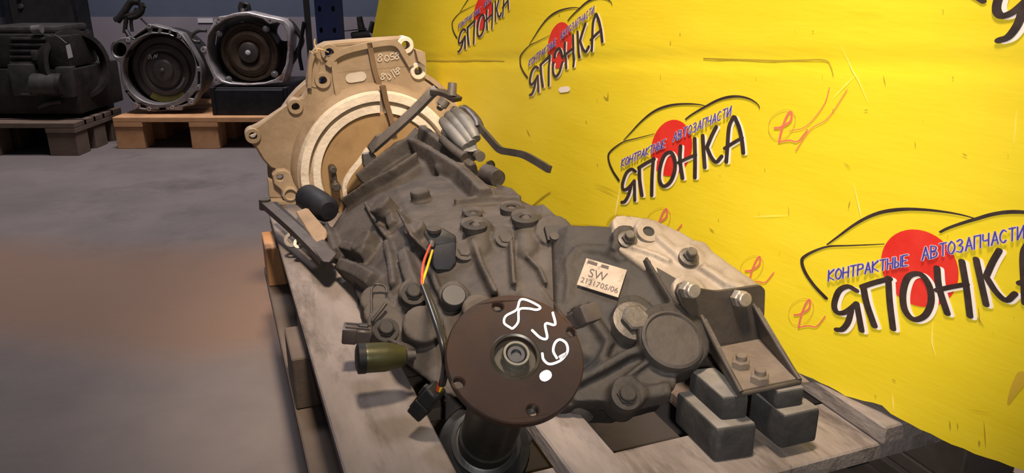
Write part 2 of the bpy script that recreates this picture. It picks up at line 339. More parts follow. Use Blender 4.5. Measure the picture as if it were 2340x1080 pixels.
#SECTION-SHEET
# ------------------------------------------------------------------ yellow sheet
PLAN = [(-.42, 2.3), (-.12, 1.74), (.03, 1.42), (.17, 1.15), (.36, .81), (.475, .645), (.66, .38)]
CV = catmull([V((x, y, 0)) for x, y in PLAN], 30)
SL = [0.0]
for a, b in zip(CV, CV[1:]): SL.append(SL[-1] + (b - a).length)
RA = [p.x / p.y for p in CV]
def interp(x, xs, ys):
    import bisect
    i = min(max(bisect.bisect(xs, x) - 1, 0), len(xs) - 2); t = (x - xs[i]) / (xs[i + 1] - xs[i]); return ys[i] + (ys[i + 1] - ys[i]) * t
def sheet_sz(px, py):
    r = ray(px, py); q = r.x / r.y; s = interp(q, RA, SL); Y = interp(q, RA, [p.y for p in CV]); return V((s, CAMH + r.z * Y / r.y, 0))
def sheet_xy(s):
    x = interp(s, SL, [p.x for p in CV]); y = interp(s, SL, [p.y for p in CV]); return x, y
def sheet_n(s):
    x0, y0 = sheet_xy(max(s - .01, 0)); x1, y1 = sheet_xy(min(s + .01, SL[-1])); return V((-(y0 - y1), -(x1 - x0), 0)).normalized()
FOLD = [sheet_sz(*q) for q in ((970, 137), (1300, 137), (1610, 137), (1900, 139), (2330, 146))]
def relief(s, z):
    zf = interp(s, [f.x for f in FOLD], [f.y for f in FOLD]); d = z - zf
    return -0.0014 * math.exp(-(d / 0.007) ** 2) + 0.0025 * math.sin(s * 9 + z * 5) + 0.0015 * math.sin(s * 23 - z * 11)
def sheet3(s, z, off=0.0):
    x, y = sheet_xy(s); return V((x, y, z)) + sheet_n(s) * (relief(s, z) + off)
BOT = [(0.0, 0.2915), (0.9, 0.2915)] + [(sheet_sz(*q).x, max(sheet_sz(*q).y, 0.2915)) for q in ((1780, 850), (1851, 879), (1880, 893), (1904, 903), (1934, 911), (1965, 916), (2007, 925), (2022, 940), (2060, 960), (2094, 976), (2160, 1010), (2338, 1075))] + [(SL[-1], 0.33)]
BS = [b[0] for b in BOT]; BZ = [b[1] for b in BOT]
LEFT0 = [sheet_sz(*q) for q in ((850, 88), (856, 50), (865, 0), (870, -60))]
NS, NZ = 200, 60; TOPZ = 0.86; fv = []; bv = []
bm = bmesh.new()
for i in range(NS + 1):
    fr = []; br = []
    for j in range(NZ + 1):
        t = i / NS; zz = j / NZ
        s = SL[-1] * t
        z0 = interp(s, BS, BZ) + (0.0006 * math.sin(s * 90) + 0.0006 * math.sin(s * 211) if j == 0 else 0); z = z0 + (TOPZ + 0.03 * math.sin(s * 2) - z0) * zz
        if i < 40:   # left edge slants as in the photograph
            s0 = interp(min(max(z, 0.3), 0.9), [0.3, LEFT0[0].y, LEFT0[2].y, 0.9], [0.06, LEFT0[0].x, LEFT0[2].x, LEFT0[2].x + 0.03]) if LEFT0[2].y > LEFT0[0].y else 0.08
            s = s0 + (SL[-1] * 40 / NS - s0) * i / 40
        fr.append(bm.verts.new(sheet3(s, z))); br.append(bm.verts.new(sheet3(s, z, -0.004)))
    fv.append(fr); bv.append(br)
for i in range(NS):
    for j in range(NZ):
        bm.faces.new((fv[i][j], fv[i + 1][j], fv[i + 1][j + 1], fv[i][j + 1])); bm.faces.new((bv[i][j], bv[i][j + 1], bv[i + 1][j + 1], bv[i + 1][j]))
    for j in (0, NZ): bm.faces.new((fv[i][j], fv[i + 1][j], bv[i + 1][j], bv[i][j]))
for i in (0, NS):
    for j in range(NZ): bm.faces.new((fv[i][j], fv[i][j + 1], bv[i][j + 1], bv[i][j]))
sheet = top('yellow_sheet', bm2me(bm, 50), 'yellow', 'tall bright yellow printed plastic sheet standing behind the gearbox', 'sheet')
L3 = lambda x, y: sheet_sz(1380 + x / 4.0, 210 + y / 4.0)     # drawing space of the emblem
def solve_aff(src, dst):
    (x0, y0), (x1, y1), (x2, y2) = [(p.x, p.y) for p in src]
    det = (x1 - x0) * (y2 - y0) - (x2 - x0) * (y1 - y0)
    def co(v0, v1, v2):
        a = ((v1 - v0) * (y2 - y0) - (v2 - v0) * (y1 - y0)) / det; b = ((v2 - v0) * (x1 - x0) - (v1 - v0) * (x2 - x0)) / det; return a, b, v0 - a * x0 - b * y0
    A = co(*[p.x for p in dst]); B = co(*[p.y for p in dst])
    return lambda p: V((A[0] * p.x + A[1] * p.y + A[2], B[0] * p.x + B[1] * p.y + B[2], 0))
REF = {'t': (1426, 465), 'c': (1416, 412), 'o': (1539, 337), 'k': (1640, 286), 'a': (1677, 266)}
def aff(**k): return solve_aff([sheet_sz(*REF[q]) for q in k], [sheet_sz(*v) for v in k.values()])
MAPS = [lambda p: p, aff(t=(1209, 220), c=(1202, 178), a=(1369, 31)), aff(t=(1051, 120), c=(1047, 87), o=(1102, 27)), aff(t=(1911, 759), c=(1884, 682), k=(2289, 567))]
m4 = MAPS[3]; d5 = sheet_sz(2290, 98) - m4(sheet_sz(*REF['t'])); MAPS.append(lambda p: m4(p) + d5)
taper = lambda w0, w1, w2: (lambda t: w0 + (w1 - w0) * t * 2 if t < .5 else w1 + (w2 - w1) * (t - .5) * 2)
HOOD = [([(148, 805), (95, 730), (58, 650), (48, 580), (70, 540), (130, 490), (200, 450), (300, 425), (400, 400), (478, 380)], taper(22, 15, 6)),
        ([(190, 440), (260, 365), (340, 280), (420, 210), (500, 160), (600, 125), (700, 110), (800, 108), (880, 115), (945, 130)], taper(8, 24, 8)),
        ([(760, 248), (800, 215), (870, 170), (940, 130), (1020, 85), (1100, 55), (1180, 42), (1250, 45), (1320, 65), (1370, 95), (1400, 125), (1408, 152)], taper(14, 26, 6))]
WORD = [([(308, 722), (270, 702), (225, 735), (197, 800), (186, 855), (198, 890), (232, 882), (268, 848), (300, 808)], 30), ([(300, 808), (306, 985)], 30), ([(268, 862), (245, 940), (212, 995), (182, 1006)], 30),
        ([(345, 690), (350, 800), (372, 940)], 34), ([(340, 690), (400, 652), (482, 608)], 32), ([(475, 605), (465, 760), (462, 940)], 32),
        ([(622, 548), (572, 580), (538, 680), (530, 780), (548, 842), (582, 856), (630, 815), (664, 730), (670, 640), (652, 572)], 34, True),
        ([(718, 492), (714, 620), (735, 785)], 34), ([(700, 642), (760, 612), (850, 572)], 30), ([(842, 425), (845, 600), (842, 780)], 34),
        ([(912, 398), (920, 550), (928, 688)], 34), ([(1030, 318), (990, 400), (950, 498)], 34), ([(948, 505), (985, 596), (1028, 640), (1075, 588)], 34),
        ([(1182, 228), (1142, 320), (1126, 500), (1115, 640)], 34), ([(1192, 232), (1230, 330), (1254, 450), (1265, 558)], 36), ([(1102, 516), (1170, 470), (1255, 420)], 32)]
GL = {'К': [[(0, 0), (0, 1)], [(.7, 1), (0, .5), (.75, 0)]], 'О': [[(.35, 1), (.02, .7), (.02, .3), (.35, 0), (.7, .3), (.7, .7), (.35, 1)]], 'Н': [[(0, 0), (0, 1)], [(0, .5), (.7, .5)], [(.7, 0), (.7, 1)]],
      'Т': [[(0, 1), (.75, 1)], [(.38, 1), (.38, 0)]], 'Р': [[(0, 0), (0, 1)], [(0, 1), (.6, .95), (.62, .6), (0, .5)]], 'А': [[(0, 0), (.38, 1)], [(.38, 1), (.75, 0)], [(.15, .35), (.62, .35)]],
      'Ы': [[(0, 0), (0, 1)], [(0, .55), (.42, .45), (.42, .1), (0, 0)], [(.75, 0), (.75, 1)]], 'Е': [[(.65, 1), (0, 1)], [(0, 1), (0, 0)], [(0, 0), (.65, 0)], [(0, .5), (.5, .5)]],
      'В': [[(0, 0), (0, 1)], [(0, 1), (.55, .85), (.5, .6), (0, .52)], [(0, .52), (.62, .42), (.6, .1), (0, 0)]], 'З': [[(0, .9), (.4, 1), (.6, .75), (.25, .53)], [(.25, .53), (.66, .35), (.45, 0), (0, .1)]],
      'П': [[(0, 0), (0, 1)], [(0, 1), (.7, 1)], [(.7, 1), (.7, 0)]], 'Ч': [[(0, 1), (.05, .5), (.65, .5)], [(.65, 1), (.65, 0)]], 'С': [[(.65, .85), (.35, 1), (.02, .7), (.02, .3), (.35, 0), (.65, .15)]], 'И': [[(0, 1), (0, 0)], [(0, 0), (.7, 1)], [(.7, 1), (.7, 0)]]}
def small(word, a, b, h):
    out = []; n = len(word); dx = (b[0] - a[0]) / n; dy = (b[1] - a[1]) / n
    for i, ch in enumerate(word):
        for st in GL[ch]: out.append([(a[0] + dx * (i + u * 1.02) + 10 * v, a[1] + dy * (i + u * 1.02) - h * v) for u, v in st])
    return out
SMALL = small('КОНТРАКТНЫЕ', (176, 684), (592, 494), 72) + small('АВТОЗАПЧАСТИ', (655, 452), (1170, 208), 84)
LIM = SL[-1] - 0.005
for mp in MAPS:
    def f(off, dx=0, dy=0):
        def g(p):
            q = mp(L3(p[0] + dx, p[1] + dy)); return sheet3(min(q.x, LIM), min(q.y, TOPZ), off)
        return g
    bm = bmesh.new(); c = bm.verts.new(f(.0005)((632, 510))); rr = []
    for q in range(2):
        rr.append([bm.verts.new(f(.0005)((632 + (184 * math.cos(a) + 22 * math.sin(a)) * (q + 1) / 2, 510 - 258 * math.sin(a) * (q + 1) / 2))) for a in [2 * math.pi * i / 40 for i in range(40)]])
    for i in range(40):
        bm.faces.new((c, rr[0][i], rr[0][(i + 1) % 40])); bm.faces.new((rr[0][i], rr[1][i], rr[1][(i + 1) % 40], rr[0][(i + 1) % 40]))
    me = bm2me(bm); link('red_disc', me, 'pr_red', sheet)
    link('car_outline', ribbon(HOOD, f(.0008)), 'pr_black', sheet)
    link('letter_shadow', ribbon(WORD, f(.0010, 16, 7)), 'pr_white', sheet)
    link('lettering', ribbon(WORD, f(.0014)), 'pr_black', sheet)
    link('small_lettering_edge', ribbon([(s, 15) for s in SMALL], f(.0018)), 'pr_lav', sheet)
    link('small_lettering', ribbon([(s, 7.5) for s in SMALL], f(.0022)), 'pr_blue', sheet)
def spix(strokes, off=.0008):   # strokes given where they sit on the photograph's sheet
    def g(p):
        q = sheet_sz(p[0], p[1]); return sheet3(min(max(q.x, .1), LIM), q.y, off)
    return ribbon(strokes, g)
def each(name, strokes, m):
    for pts, wd in strokes: link(name, spix([(pts, wd if callable(wd) else taper(wd * .15, wd * .8, wd * .15) if m != 'pen' else wd)]), m, sheet)
def P_mark(cx, cy, k):
    T = lambda *a: [(cx + x * k, cy + y * k) for x, y in a]
    return spix([(T((-4, 40), (2, 12), (14, -20), (24, -30), (22, -8), (0, 6), (-14, 8)), 5 * k), (T((-4, 40), (20, 36), (40, 38), (62, 12)), 3.5 * k)]), spix([(T((10, -34), (-20, -18), (-28, 10), (-16, 32), (10, 30), (30, 5), (32, -22)), 1.6 * k, True)])
for cx, cy, k in ((1780, 285, 1.0), (1716, 612, 0.85), (1828, 712, 0.9), (1508, 502, 0.85)):
    a, b = P_mark(cx, cy, k); link('pen_scribble', a, 'pen', sheet); link('pen_ring', b, 'rust', sheet)
each('pen_scribble', [([(1800, 300), (1840, 288), (1880, 240), (1893, 200)], 2), ([(1815, 345), (1850, 295), (1890, 270), (1935, 205)], 2), ([(1608, 590), (1624, 572), (1618, 600)], 2)], 'pen')
each('fold_scuff', [([(1608, 134), (1700, 137), (1770, 139), (1830, 138), (1880, 138), (1895, 152), (1902, 172)], taper(4, 4, 2)), ([(975, 138), (1040, 139), (1090, 138), (1150, 139)], taper(3, 4, 2))], 'scuff')
each('scuff_mark', [([(1215, 470), (1240, 450), (1258, 438)], taper(2, 4, 2)), ([(1382, 218), (1391, 225), (1393, 210)], 6), ([(1968, 708), (1960, 740)], 2), ([(2225, 715), (2250, 745)], 5), ([(2236, 700), (2240, 740)], 4), ([(1355, 416), (1420, 440)], 2), ([(1360, 425), (1415, 449)], 2), ([(1853, 73), (1855, 70)], 5), ([(1900, 250), (1905, 255)], 5), ([(1975, 252), (1985, 251)], 4), ([(2200, 350), (2212, 356)], 5), ([(2035, 867), (2045, 872)], 4), ([(1995, 904), (2000, 908)], 4), ([(2170, 960), (2173, 980)], 5), ([(2188, 965), (2190, 978)], 4), ([(2238, 1005), (2240, 1015)], 8), ([(2250, 960), (2254, 1020)], 4), ([(2210, 934), (2265, 942)], 1.6), ([(1620, 520), (1632, 530)], 4), ([(1938, 475), (1943, 458)], 4), ([(1800, 470), (1802, 495)], 2), ([(2020, 170), (2026, 195)], 3), ([(1200, 295), (1208, 312)], 3), ([(1928, 370), (1945, 385)], 3), ([(2092, 322), (2095, 335)], 3)], 'scuff')
each('scratch', [([(1920, 105), (1940, 150), (1962, 185), (1985, 235)], 2.5), ([(1955, 170), (1930, 195), (1900, 225)], 2), ([(1408, 500), (1414, 465), (1420, 430)], 5), ([(1951, 420), (1962, 470), (1968, 500)], 3), ([(2130, 735), (2128, 780), (2136, 815)], 3), ([(1720, 495), (1800, 492)], 2), ([(2036, 900), (2040, 940)], 3), ([(2325, 250), (2318, 330)], 2)], 'scuff_pale')
rs = random.Random(11)
for i in range(44):
    x, y = rs.uniform(1240, 2325), rs.uniform(20, 860)
    if y > 330 + (x - 1240) * .55: continue
    a, l = rs.uniform(0, 6.28), rs.uniform(2, 9); each('scuff_mark', [([(x, y), (x + l * .4 * math.cos(a), y + l * math.sin(a))], rs.uniform(1.6, 4))], 'scuff')
link('paint_chip', spix([([(1285, 205), (1300, 203)], 13)]), 'pr_white', sheet)
link('rust_streak', spix([([(2338, 860), (2320, 890), (2308, 915)], taper(30, 20, 8))]), 'rust', sheet)
#SECTION-GEARBOX
# ------------------------------------------------------------------ the gearbox
GB = thing('gearbox', pal(-0.15, 0.55, 0.29), 'large dusty gearbox with tan bell housing and rusty output flange lying on the weathered pallet', 'gearbox')
GA = math.radians(20); GX = V((math.sin(GA), -math.cos(GA), 0))            # axis of the box, bell end -> tail end
BC = pd(865, 385, 1.72)                                                     # centre of the bell
# rear face and output shaft
FLC = pd(1178, 813, .655); BOOT = pd(1106, 1022, .85); NR = (FLC - BOOT).normalized()
# ---- bell housing
def bp(x, y): return pp(x, y, BC, GX)
OUT = [(566, 318), (563, 303), (572, 294), (590, 286), (665, 236), (690, 224), (706, 200), (708, 150), (714, 122), (728, 105), (745, 97), (800, 92), (870, 87), (925, 84), (938, 92), (942, 110), (966, 117), (968, 150), (972, 185), (1000, 205), (1040, 230), (1075, 275), (1090, 340), (1085, 420), (1040, 500), (960, 560), (860, 590), (760, 560), (700, 500), (685, 470), (660, 468), (655, 425), (640, 392), (618, 385), (600, 365), (585, 340)]
HOLES = [(578, 310, 8.5), (675, 243, 8.5), (737, 183, 9), (752, 120, 9.5), (926, 103, 9.5), (955, 162, 9.5)]
PXB = 1.72 / FPX
bell = link('bell_housing', plate([bp(*q) for q in OUT], [circle(bp(x, y), r * PXB, GX) for x, y, r in HOLES], BC, GX, 0.034, 0.004), 'bell', GB)
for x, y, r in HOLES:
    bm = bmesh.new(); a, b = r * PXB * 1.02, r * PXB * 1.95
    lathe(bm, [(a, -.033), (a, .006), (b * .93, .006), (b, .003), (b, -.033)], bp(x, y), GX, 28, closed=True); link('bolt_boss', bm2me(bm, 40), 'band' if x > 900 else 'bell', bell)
# raised upper pocket walls, dish and white bands
bm = bmesh.new()
lathe(bm, [(.190, -.02), (.190, .004), (.184, .016), (.178, .026), (.172, .026), (.02, .026), (.02, -.02)], BC, GX, 72, closed=True)
link('dish', bm2me(bm, 40), 'bell', bell)
bm = bmesh.new(); lathe(bm, [(.131, .026), (.127, .033), (.10, .035), (.02, .038), (.02, .026)], BC, GX, 64, closed=True); link('dish_face', bm2me(bm, 40), 'bell_in', bell)
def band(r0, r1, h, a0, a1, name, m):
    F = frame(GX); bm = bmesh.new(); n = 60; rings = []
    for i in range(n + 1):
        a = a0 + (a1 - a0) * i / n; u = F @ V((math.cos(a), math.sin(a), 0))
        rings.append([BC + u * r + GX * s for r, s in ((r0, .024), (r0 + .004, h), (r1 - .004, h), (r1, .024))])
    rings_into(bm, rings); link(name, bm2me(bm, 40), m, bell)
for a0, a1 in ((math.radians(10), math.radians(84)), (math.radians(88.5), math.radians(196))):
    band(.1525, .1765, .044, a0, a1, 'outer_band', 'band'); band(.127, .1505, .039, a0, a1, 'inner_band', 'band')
def strip(pts, w, h, name, m, par, n=GX, P=None, s0=0.0):
    Q = [pp(x, y, P or BC, n) + n * s0 for x, y in pts]; bm = bmesh.new(); tube(bm, Q, 0, k=4, flat=(w, h), up=n); link(name, bm2me(bm), m, par)
strip([(842, 97), (855, 160), (868, 200)], .0055, .010, 'rib', 'brown_rib', bell)
strip([(866, 190), (873, 225), (884, 262), (892, 292)], .0055, .008, 'rib', 'brown_rib', bell, s0=.040)
# pocket frame: raised rim along the top edge and sides
for nm, pts, w in (('rim', [(748, 150), (764, 128), (800, 112), (870, 98), (905, 100), (925, 128), (938, 150)], .006), ('rim', [(762, 140), (766, 180), (772, 215)], .006), ('rim', [(706, 200), (708, 150), (716, 122)], .004)):
    strip(pts, w, .007, nm, 'bell', bell, s0=.003)
bm = bmesh.new(); hull(bm, [bp(x, y) + GX * s for x, y in ((945, 112), (967, 118), (969, 150), (952, 138)) for s in (0, .018)]); link('lug', bm2me(bm), 'bell', bell)
bm = bmesh.new(); hull(bm, [bp(x, y) - GX * s for x, y in ((712, 120), (703, 195), (722, 200), (735, 125)) for s in (-.002, .05)]); link('lug', bm2me(bm), 'bell', bell)
# side wall lug at lower left with its two ears
EAR = pd(650, 430, 1.62)
def ep(x, y, s=0): return pp(x, y, EAR, GX) + GX * s
me = plate([ep(*q) for q in [(622, 400), (632, 390), (652, 388), (664, 396), (672, 420), (684, 440), (684, 462), (655, 462), (648, 445), (640, 432), (626, 420)]], [circle(ep(640, 406), .0065, GX)], EAR, GX, .02, .002)
ear = link('mounting_ear', me, 'bell', bell)
bm = bmesh.new(); lathe(bm, [(.0165, -.01), (.0165, .009), (.012, .011), (.010, .006), (.001, .006)], ep(663, 442), GX, 24); link('threaded_boss', bm2me(bm, 40), 'bell', bell)
bm = bmesh.new(); hull(bm, [ep(x, y, s) for x, y in ((612, 410), (616, 455), (645, 456), (642, 425)) for s in (-.03, -.012)]); bevel(bm, .003); link('lug', bm2me(bm), 'bell', bell)
bm = bmesh.new(); hull(bm, [ep(x, y, s) for x, y in ((617, 456), (618, 466), (676, 466), (676, 456)) for s in (-.03, .008)]); bevel(bm, .002); link('foot', bm2me(bm), 'bell', bell)
# thick outer wall of the bell behind the plate, open like a drum
bm = bmesh.new(); lathe(bm, [(.236, -.032), (.232, -.105), (.222, -.105), (.226, -.032)], BC, GX, 60, closed=True); link('drum_wall', bm2me(bm, 40), 'bell', bell)
bm = bmesh.new(); hull(bm, [bp(x, y) - GX * s for x, y in ((570, 322), (588, 340), (625, 395), (640, 392), (600, 312)) for s in (.01, .07)]); bevel(bm, .006); link('side_wall', bm2me(bm), 'bell', bell)
def chalk(lines, P, n, off, wd, name, m, par):
    def g(p): return pp(p[0], p[1], P, n) + n * off
    for st in lines:
        link(name, ribbon([st if isinstance(st, tuple) else (st, wd)], g), m, par)
D8 = lambda x, y, k: ([(x, y - 5 * k), (x + 4 * k, y - 8 * k), (x + 1 * k, y - 11 * k), (x - 3 * k, y - 8 * k), (x + 1 * k, y - 4 * k), (x + 3 * k, y + 1 * k), (x - 2 * k, y + 3 * k), (x - 4 * k, y)], 2.2, True)
chalk([D8(868, 136, 1.2), ([(884, 126), (889, 132), (885, 139), (879, 136), (880, 128)], 2.2, True), ([(898, 121), (892, 124), (893, 129), (899, 129), (900, 134), (893, 136)], 2.2), D8(907, 131, 1.1),
       D8(874, 178, 1.0), ([(880, 168), (888, 182)], 2.2), ([(885, 168), (893, 176), (888, 182), (884, 176)], 2.2), ([(893, 160), (902, 176)], 2.2), ([(898, 158), (905, 170)], 2.2), D8(908, 166, 1.1)], BC, GX, .0025, 2.2, 'chalk_digit', 'chalk', bell)
chalk([([(800, 178), (826, 174)], 22)], BC, GX, .0025, 20, 'chalk_patch', 'chalk', bell)
# straw string tied through the top left hole
bm = bmesh.new(); tube(bm, [bp(750, 119) + GX * .004, bp(735, 112) + GX * .022, bp(721, 110) + GX * .018, bp(716, 116) + GX * .014, bp(722, 118) + GX * .02, bp(720, 108) + GX * .02, bp(717, 98) + GX * .015, bp(718, 88) + GX * .012], .0016, 6); link('string_tie', bm2me(bm, 60), 'string', GB)
# inner details on the dish: dowel clip and cut ring to the left of the case
bm = bmesh.new(); tube(bm, [bp(754, 374) + GX * .05, bp(757, 395) + GX * .05, bp(760, 414) + GX * .05], .006, 8); cyl(bm, bp(753, 374) + GX * .03, bp(753, 374) + GX * .062, .008); cyl(bm, bp(760, 412) + GX * .03, bp(760, 412) + GX * .064, .010); link('dowel_clip', voxel(bm, .002, 2), 'bolt', bell)
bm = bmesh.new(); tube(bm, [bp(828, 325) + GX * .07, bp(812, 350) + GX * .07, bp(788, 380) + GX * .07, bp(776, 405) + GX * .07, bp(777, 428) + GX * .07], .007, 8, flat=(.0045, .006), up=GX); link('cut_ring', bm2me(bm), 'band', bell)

# ---- cast cases (each one continuous casting)
def HP(bm, pts): hull(bm, [pd(*q) for q in pts])
DN = V((0, 0, -1))
base = bmesh.new()
HP(base, [(830, 462, 1.62), (850, 385, 1.62), (900, 325, 1.6), (960, 302, 1.6), (1015, 318, 1.6), (1055, 370, 1.62), (1050, 440, 1.66), (880, 452, 1.66), (800, 488, 1.55),
          (748, 535, 1.40), (762, 575, 1.33), (800, 480, 1.45), (880, 415, 1.42), (950, 372, 1.42), (1050, 380, 1.40), (1110, 415, 1.36), (1150, 455, 1.34), (1130, 520, 1.40)])
HP(base, [(748, 535, 1.40), (770, 605, 1.26), (800, 640, 1.17), (800, 490, 1.42), (905, 425, 1.36), (985, 400, 1.36), (1105, 415, 1.35), (1185, 460, 1.27), (1235, 478, 1.18), (1060, 480, 1.17), (940, 500, 1.16), (850, 640, 1.10), (1100, 560, 1.15), (1180, 520, 1.2)])
HP(base, [(800, 640, 1.17), (838, 665, 1.08), (842, 720, 1.02), (855, 775, .96), (930, 828, .90), (1010, 895, .86), (1080, 930, .85), (940, 505, 1.15), (1045, 540, 1.06), (1040, 472, 1.18), (1238, 467, 1.17), (1245, 532, 1.05), (1275, 498, 1.06), (1230, 700, .93), (1300, 900, .85), (1000, 560, 1.06), (1090, 800, 1.0), (1240, 800, 1.0)])
main_bvh = None
def surf_of(bm):
    return BVHTree.FromBMesh(bm)
def cast_ray(bvh, x, y):
    r = ray(x, y).normalized(); h = bvh.ray_cast(CAM, r); return h[0], h[1]
bv = surf_of(base)
def on(x, y, n=None, dn=0.0, tree=None):
    P, N_ = cast_ray(tree or bv, x, y)
    if P is None: P = pd(x, y, 1.0); N_ = NR
    return P + (n or N_) * dn
def boss(bm, x, y, r, h, n=None, deep=.03, r2=None, tree=None):
    P, N_ = cast_ray(tree or bv, x, y)
    if P is None: return
    a = V(n or N_).normalized(); cyl(bm, P - a * deep, P + a * h, r, r2 if r2 is not None else r, 24)
def rib(bm, pts, w, h, n=None, sink=.01, tree=None):
    Q = []
    for q in pts:
        P, N_ = cast_ray(tree or bv, *q)
        if P is None: continue
        Q.append((P, V(n or N_).normalized()))
    for (A, na), (B, nb) in zip(Q, Q[1:]):
        t = (B - A).normalized(); s = t.cross(na).normalized() * (w / 2)
        hull(bm, [A + s - na * sink, A - s - na * sink, A + s * .5 + na * h, A - s * .5 + na * h, B + s - nb * sink, B - s - nb * sink, B + s * .5 + nb * h, B - s * .5 + nb * h])
UPZ = V((0, 0, 1)); UPT = V((.02, -.10, 1)).normalized()
# ridges that run over the front half of the case (roof shape)
rib(base, [(835, 425), (905, 368), (948, 345)], .020, .030); rib(base, [(948, 345), (985, 372), (1040, 412), (1085, 452)], .022, .030)
rib(base, [(795, 475), (860, 432), (910, 405), (955, 372)], .014, .022); rib(base, [(965, 318), (1000, 345), (1050, 380), (1085, 405)], .028, .030)
rib(base, [(1010, 392), (1050, 412), (1080, 438), (1108, 465)], .040, .026); rib(base, [(905, 520), (895, 490), (880, 480)], .026, .014)
rib(base, [(775, 470), (760, 500), (752, 530), (775, 580)], .028, .016); rib(base, [(840, 470), (870, 520), (890, 545)], .012, .010)
rib(base, [(760, 575), (800, 575), (850, 590)], .030, .022); rib(base, [(790, 612), (830, 628), (860, 650)], .036, .018); rib(base, [(935, 505), (960, 565), (1000, 610)], .008, .026)
rib(base, [(930, 590), (945, 640), (965, 690)], .030, .018); rib(base, [(890, 560), (900, 600), (905, 660)], .018, .012); rib(base, [(985, 620), (1000, 660), (1020, 700)], .014, .012)
rib(base, [(1078, 560), (1100, 620), (1130, 680)], .012, .018, NR); rib(base, [(1165, 560), (1168, 610), (1172, 660)], .009, .016, NR); rib(base, [(1200, 590), (1230, 620), (1245, 655)], .009, .012, NR)
rib(base, [(1040, 470), (1120, 462), (1190, 462)], .02, .012); rib(base, [(1120, 440), (1130, 465)], .02, .010)
# round pads on the top shelf and the long rounded boss below it
for x, y, r in ((1085, 520, .021), (1200, 502, .021), (1170, 480, .018), (1080, 492, .016)): boss(base, x, y, r, .010, UPT, .06)
for x, y0, y1, r in ((1205, 505, 575, .020), (1095, 525, 575, .022)):
    A = on(x, y0); B = on(x, y1); cyl(base, A, B - NR * .004, r, r * .85, 20)
    bmesh.ops.create_uvsphere(base, u_segments=16, v_segments=10, radius=r * .85, matrix=Matrix.Translation(B - NR * .004))
boss(base, 1155, 545, .018, .006, NR); boss(base, 1062, 575, .016, .008, NR); boss(base, 962, 455, .016, .016); boss(base, 893, 495, .020, .030); boss(base, 1038, 405, .013, .014); boss(base, 850, 570, .020, .026); boss(base, 960, 540, .016, .02); boss(base, 1265, 535, .026, .010, NR)
boss(base, 882, 752, .024, .020, NR, .05); boss(base, 965, 760, .025, .026, NR, .05); boss(base, 1035, 682, .019, .014, NR, .04); boss(base, 945, 675, .020, .012, NR); boss(base, 1090, 720, .02, .02, NR)
for p in ((860, 690), (870, 720)): boss(base, *p, .022, .010, NR, .04)
HP(base, [(905, 715, 1.0), (930, 790, .93), (985, 720, .98), (960, 800, .91), (880, 700, 1.03), (1000, 780, .95)])
bv0 = surf_of(base)
case_me = voxel(base, .0026, 4, .5)
case = link('main_case', case_me.copy(), 'cast', GB)
bvm = BVHTree.FromPolygons([v.co for v in case_me.vertices], [tuple(p.vertices) for p in case_me.polygons])

rear = bmesh.new()
FACE = [(1275, 590, .985), (1262, 525, 1.025), (1300, 512, 1.01), (1400, 520, .995), (1470, 520, .985), (1545, 600, .93), (1570, 690, .89), (1560, 800, .85), (1545, 885, .825), (1430, 915, .82), (1310, 915, .83), (1290, 880, .845), (1270, 700, .92)]
hull(rear, [pd(*q) for q in FACE] + [pd(*q) - NR * .07 for q in FACE])
# pale top flange of the transfer side
TOPF = [(1395, 505, 1.01), (1420, 490, 1.015), (1460, 497, 1.00), (1495, 500, .99), (1560, 530, .97), (1610, 560, .955), (1625, 595, .935), (1690, 625, .92), (1745, 655, .91), (1740, 690, .90), (1640, 690, .89), (1560, 680, .89), (1480, 600, .93), (1400, 560, .96)]
bvr = surf_of(rear)
def ronr(x, y): return cast_ray(bvr, x, y)[0]
boss(rear, 1535, 775, .042, .010, NR, .03, tree=bvr); boss(rear, 1445, 728, .024, .016, NR, .03, tree=bvr)
rib(rear, [(1310, 880), (1370, 850), (1430, 815), (1482, 800)], .016, .014, NR, tree=bvr); rib(rear, [(1400, 890), (1450, 850), (1490, 820)], .010, .008, NR, tree=bvr)
rib(rear, [(1470, 600), (1500, 650), (1530, 700)], .010, .014, NR, tree=bvr); rib(rear, [(1400, 580), (1410, 555), (1440, 530)], .02, .010, NR, tree=bvr)
rib(rear, [(1345, 720), (1375, 760), (1395, 790)], .02, .008, NR, tree=bvr); rib(rear, [(1390, 785), (1370, 830), (1320, 870)], .016, .010, NR, tree=bvr)
rib(rear, [(1300, 600), (1325, 568), (1385, 572), (1425, 595)], .022, .004, NR, tree=bvr); rib(rear, [(1300, 600), (1305, 640), (1300, 690)], .020, .003, NR, tree=bvr); boss(rear, 1430, 905, .019, .014, NR, .03, tree=bvr); boss(rear, 1285, 905, .02, .02, NR, .03, tree=bvr)
rib(rear, [(1440, 905), (1490, 898), (1530, 890)], .026, .007, NR, tree=bvr); rib(rear, [(1240, 510), (1320, 508), (1400, 512)], .014, .008, NR, tree=bvr)
boss(rear, 1430, 548, .019, .008, NR, .04, tree=bvr)
rear_me = voxel(rear, .0026, 5, .5)
rc = link('transfer_case', rear_me.copy(), 'cast_rear', GB)
pale = bmesh.new()
hull(pale, [pd(*q) for q in TOPF] + [pd(*q) - NR * .035 for q in TOPF])
bvp = surf_of(pale)
for x, y, r, h in ((1425, 515, .016, .002), (1480, 528, .018, .005), (1575, 587, .018, .004), (1600, 572, .016, .0), (1572, 665, .020, .006), (1688, 668, .016, .002)): boss(pale, x, y, r, h, NR, .03, tree=bvp)
rib(pale, [(1500, 540), (1540, 575), (1570, 600)], .02, .006, NR, tree=bvp); rib(pale, [(1600, 610), (1660, 650), (1700, 665)], .02, .008, NR, tree=bvp); rib(pale, [(1440, 565), (1500, 585), (1530, 600)], .012, .006, NR, tree=bvp)
pale_me = voxel(pale, .0026, 4, .5)
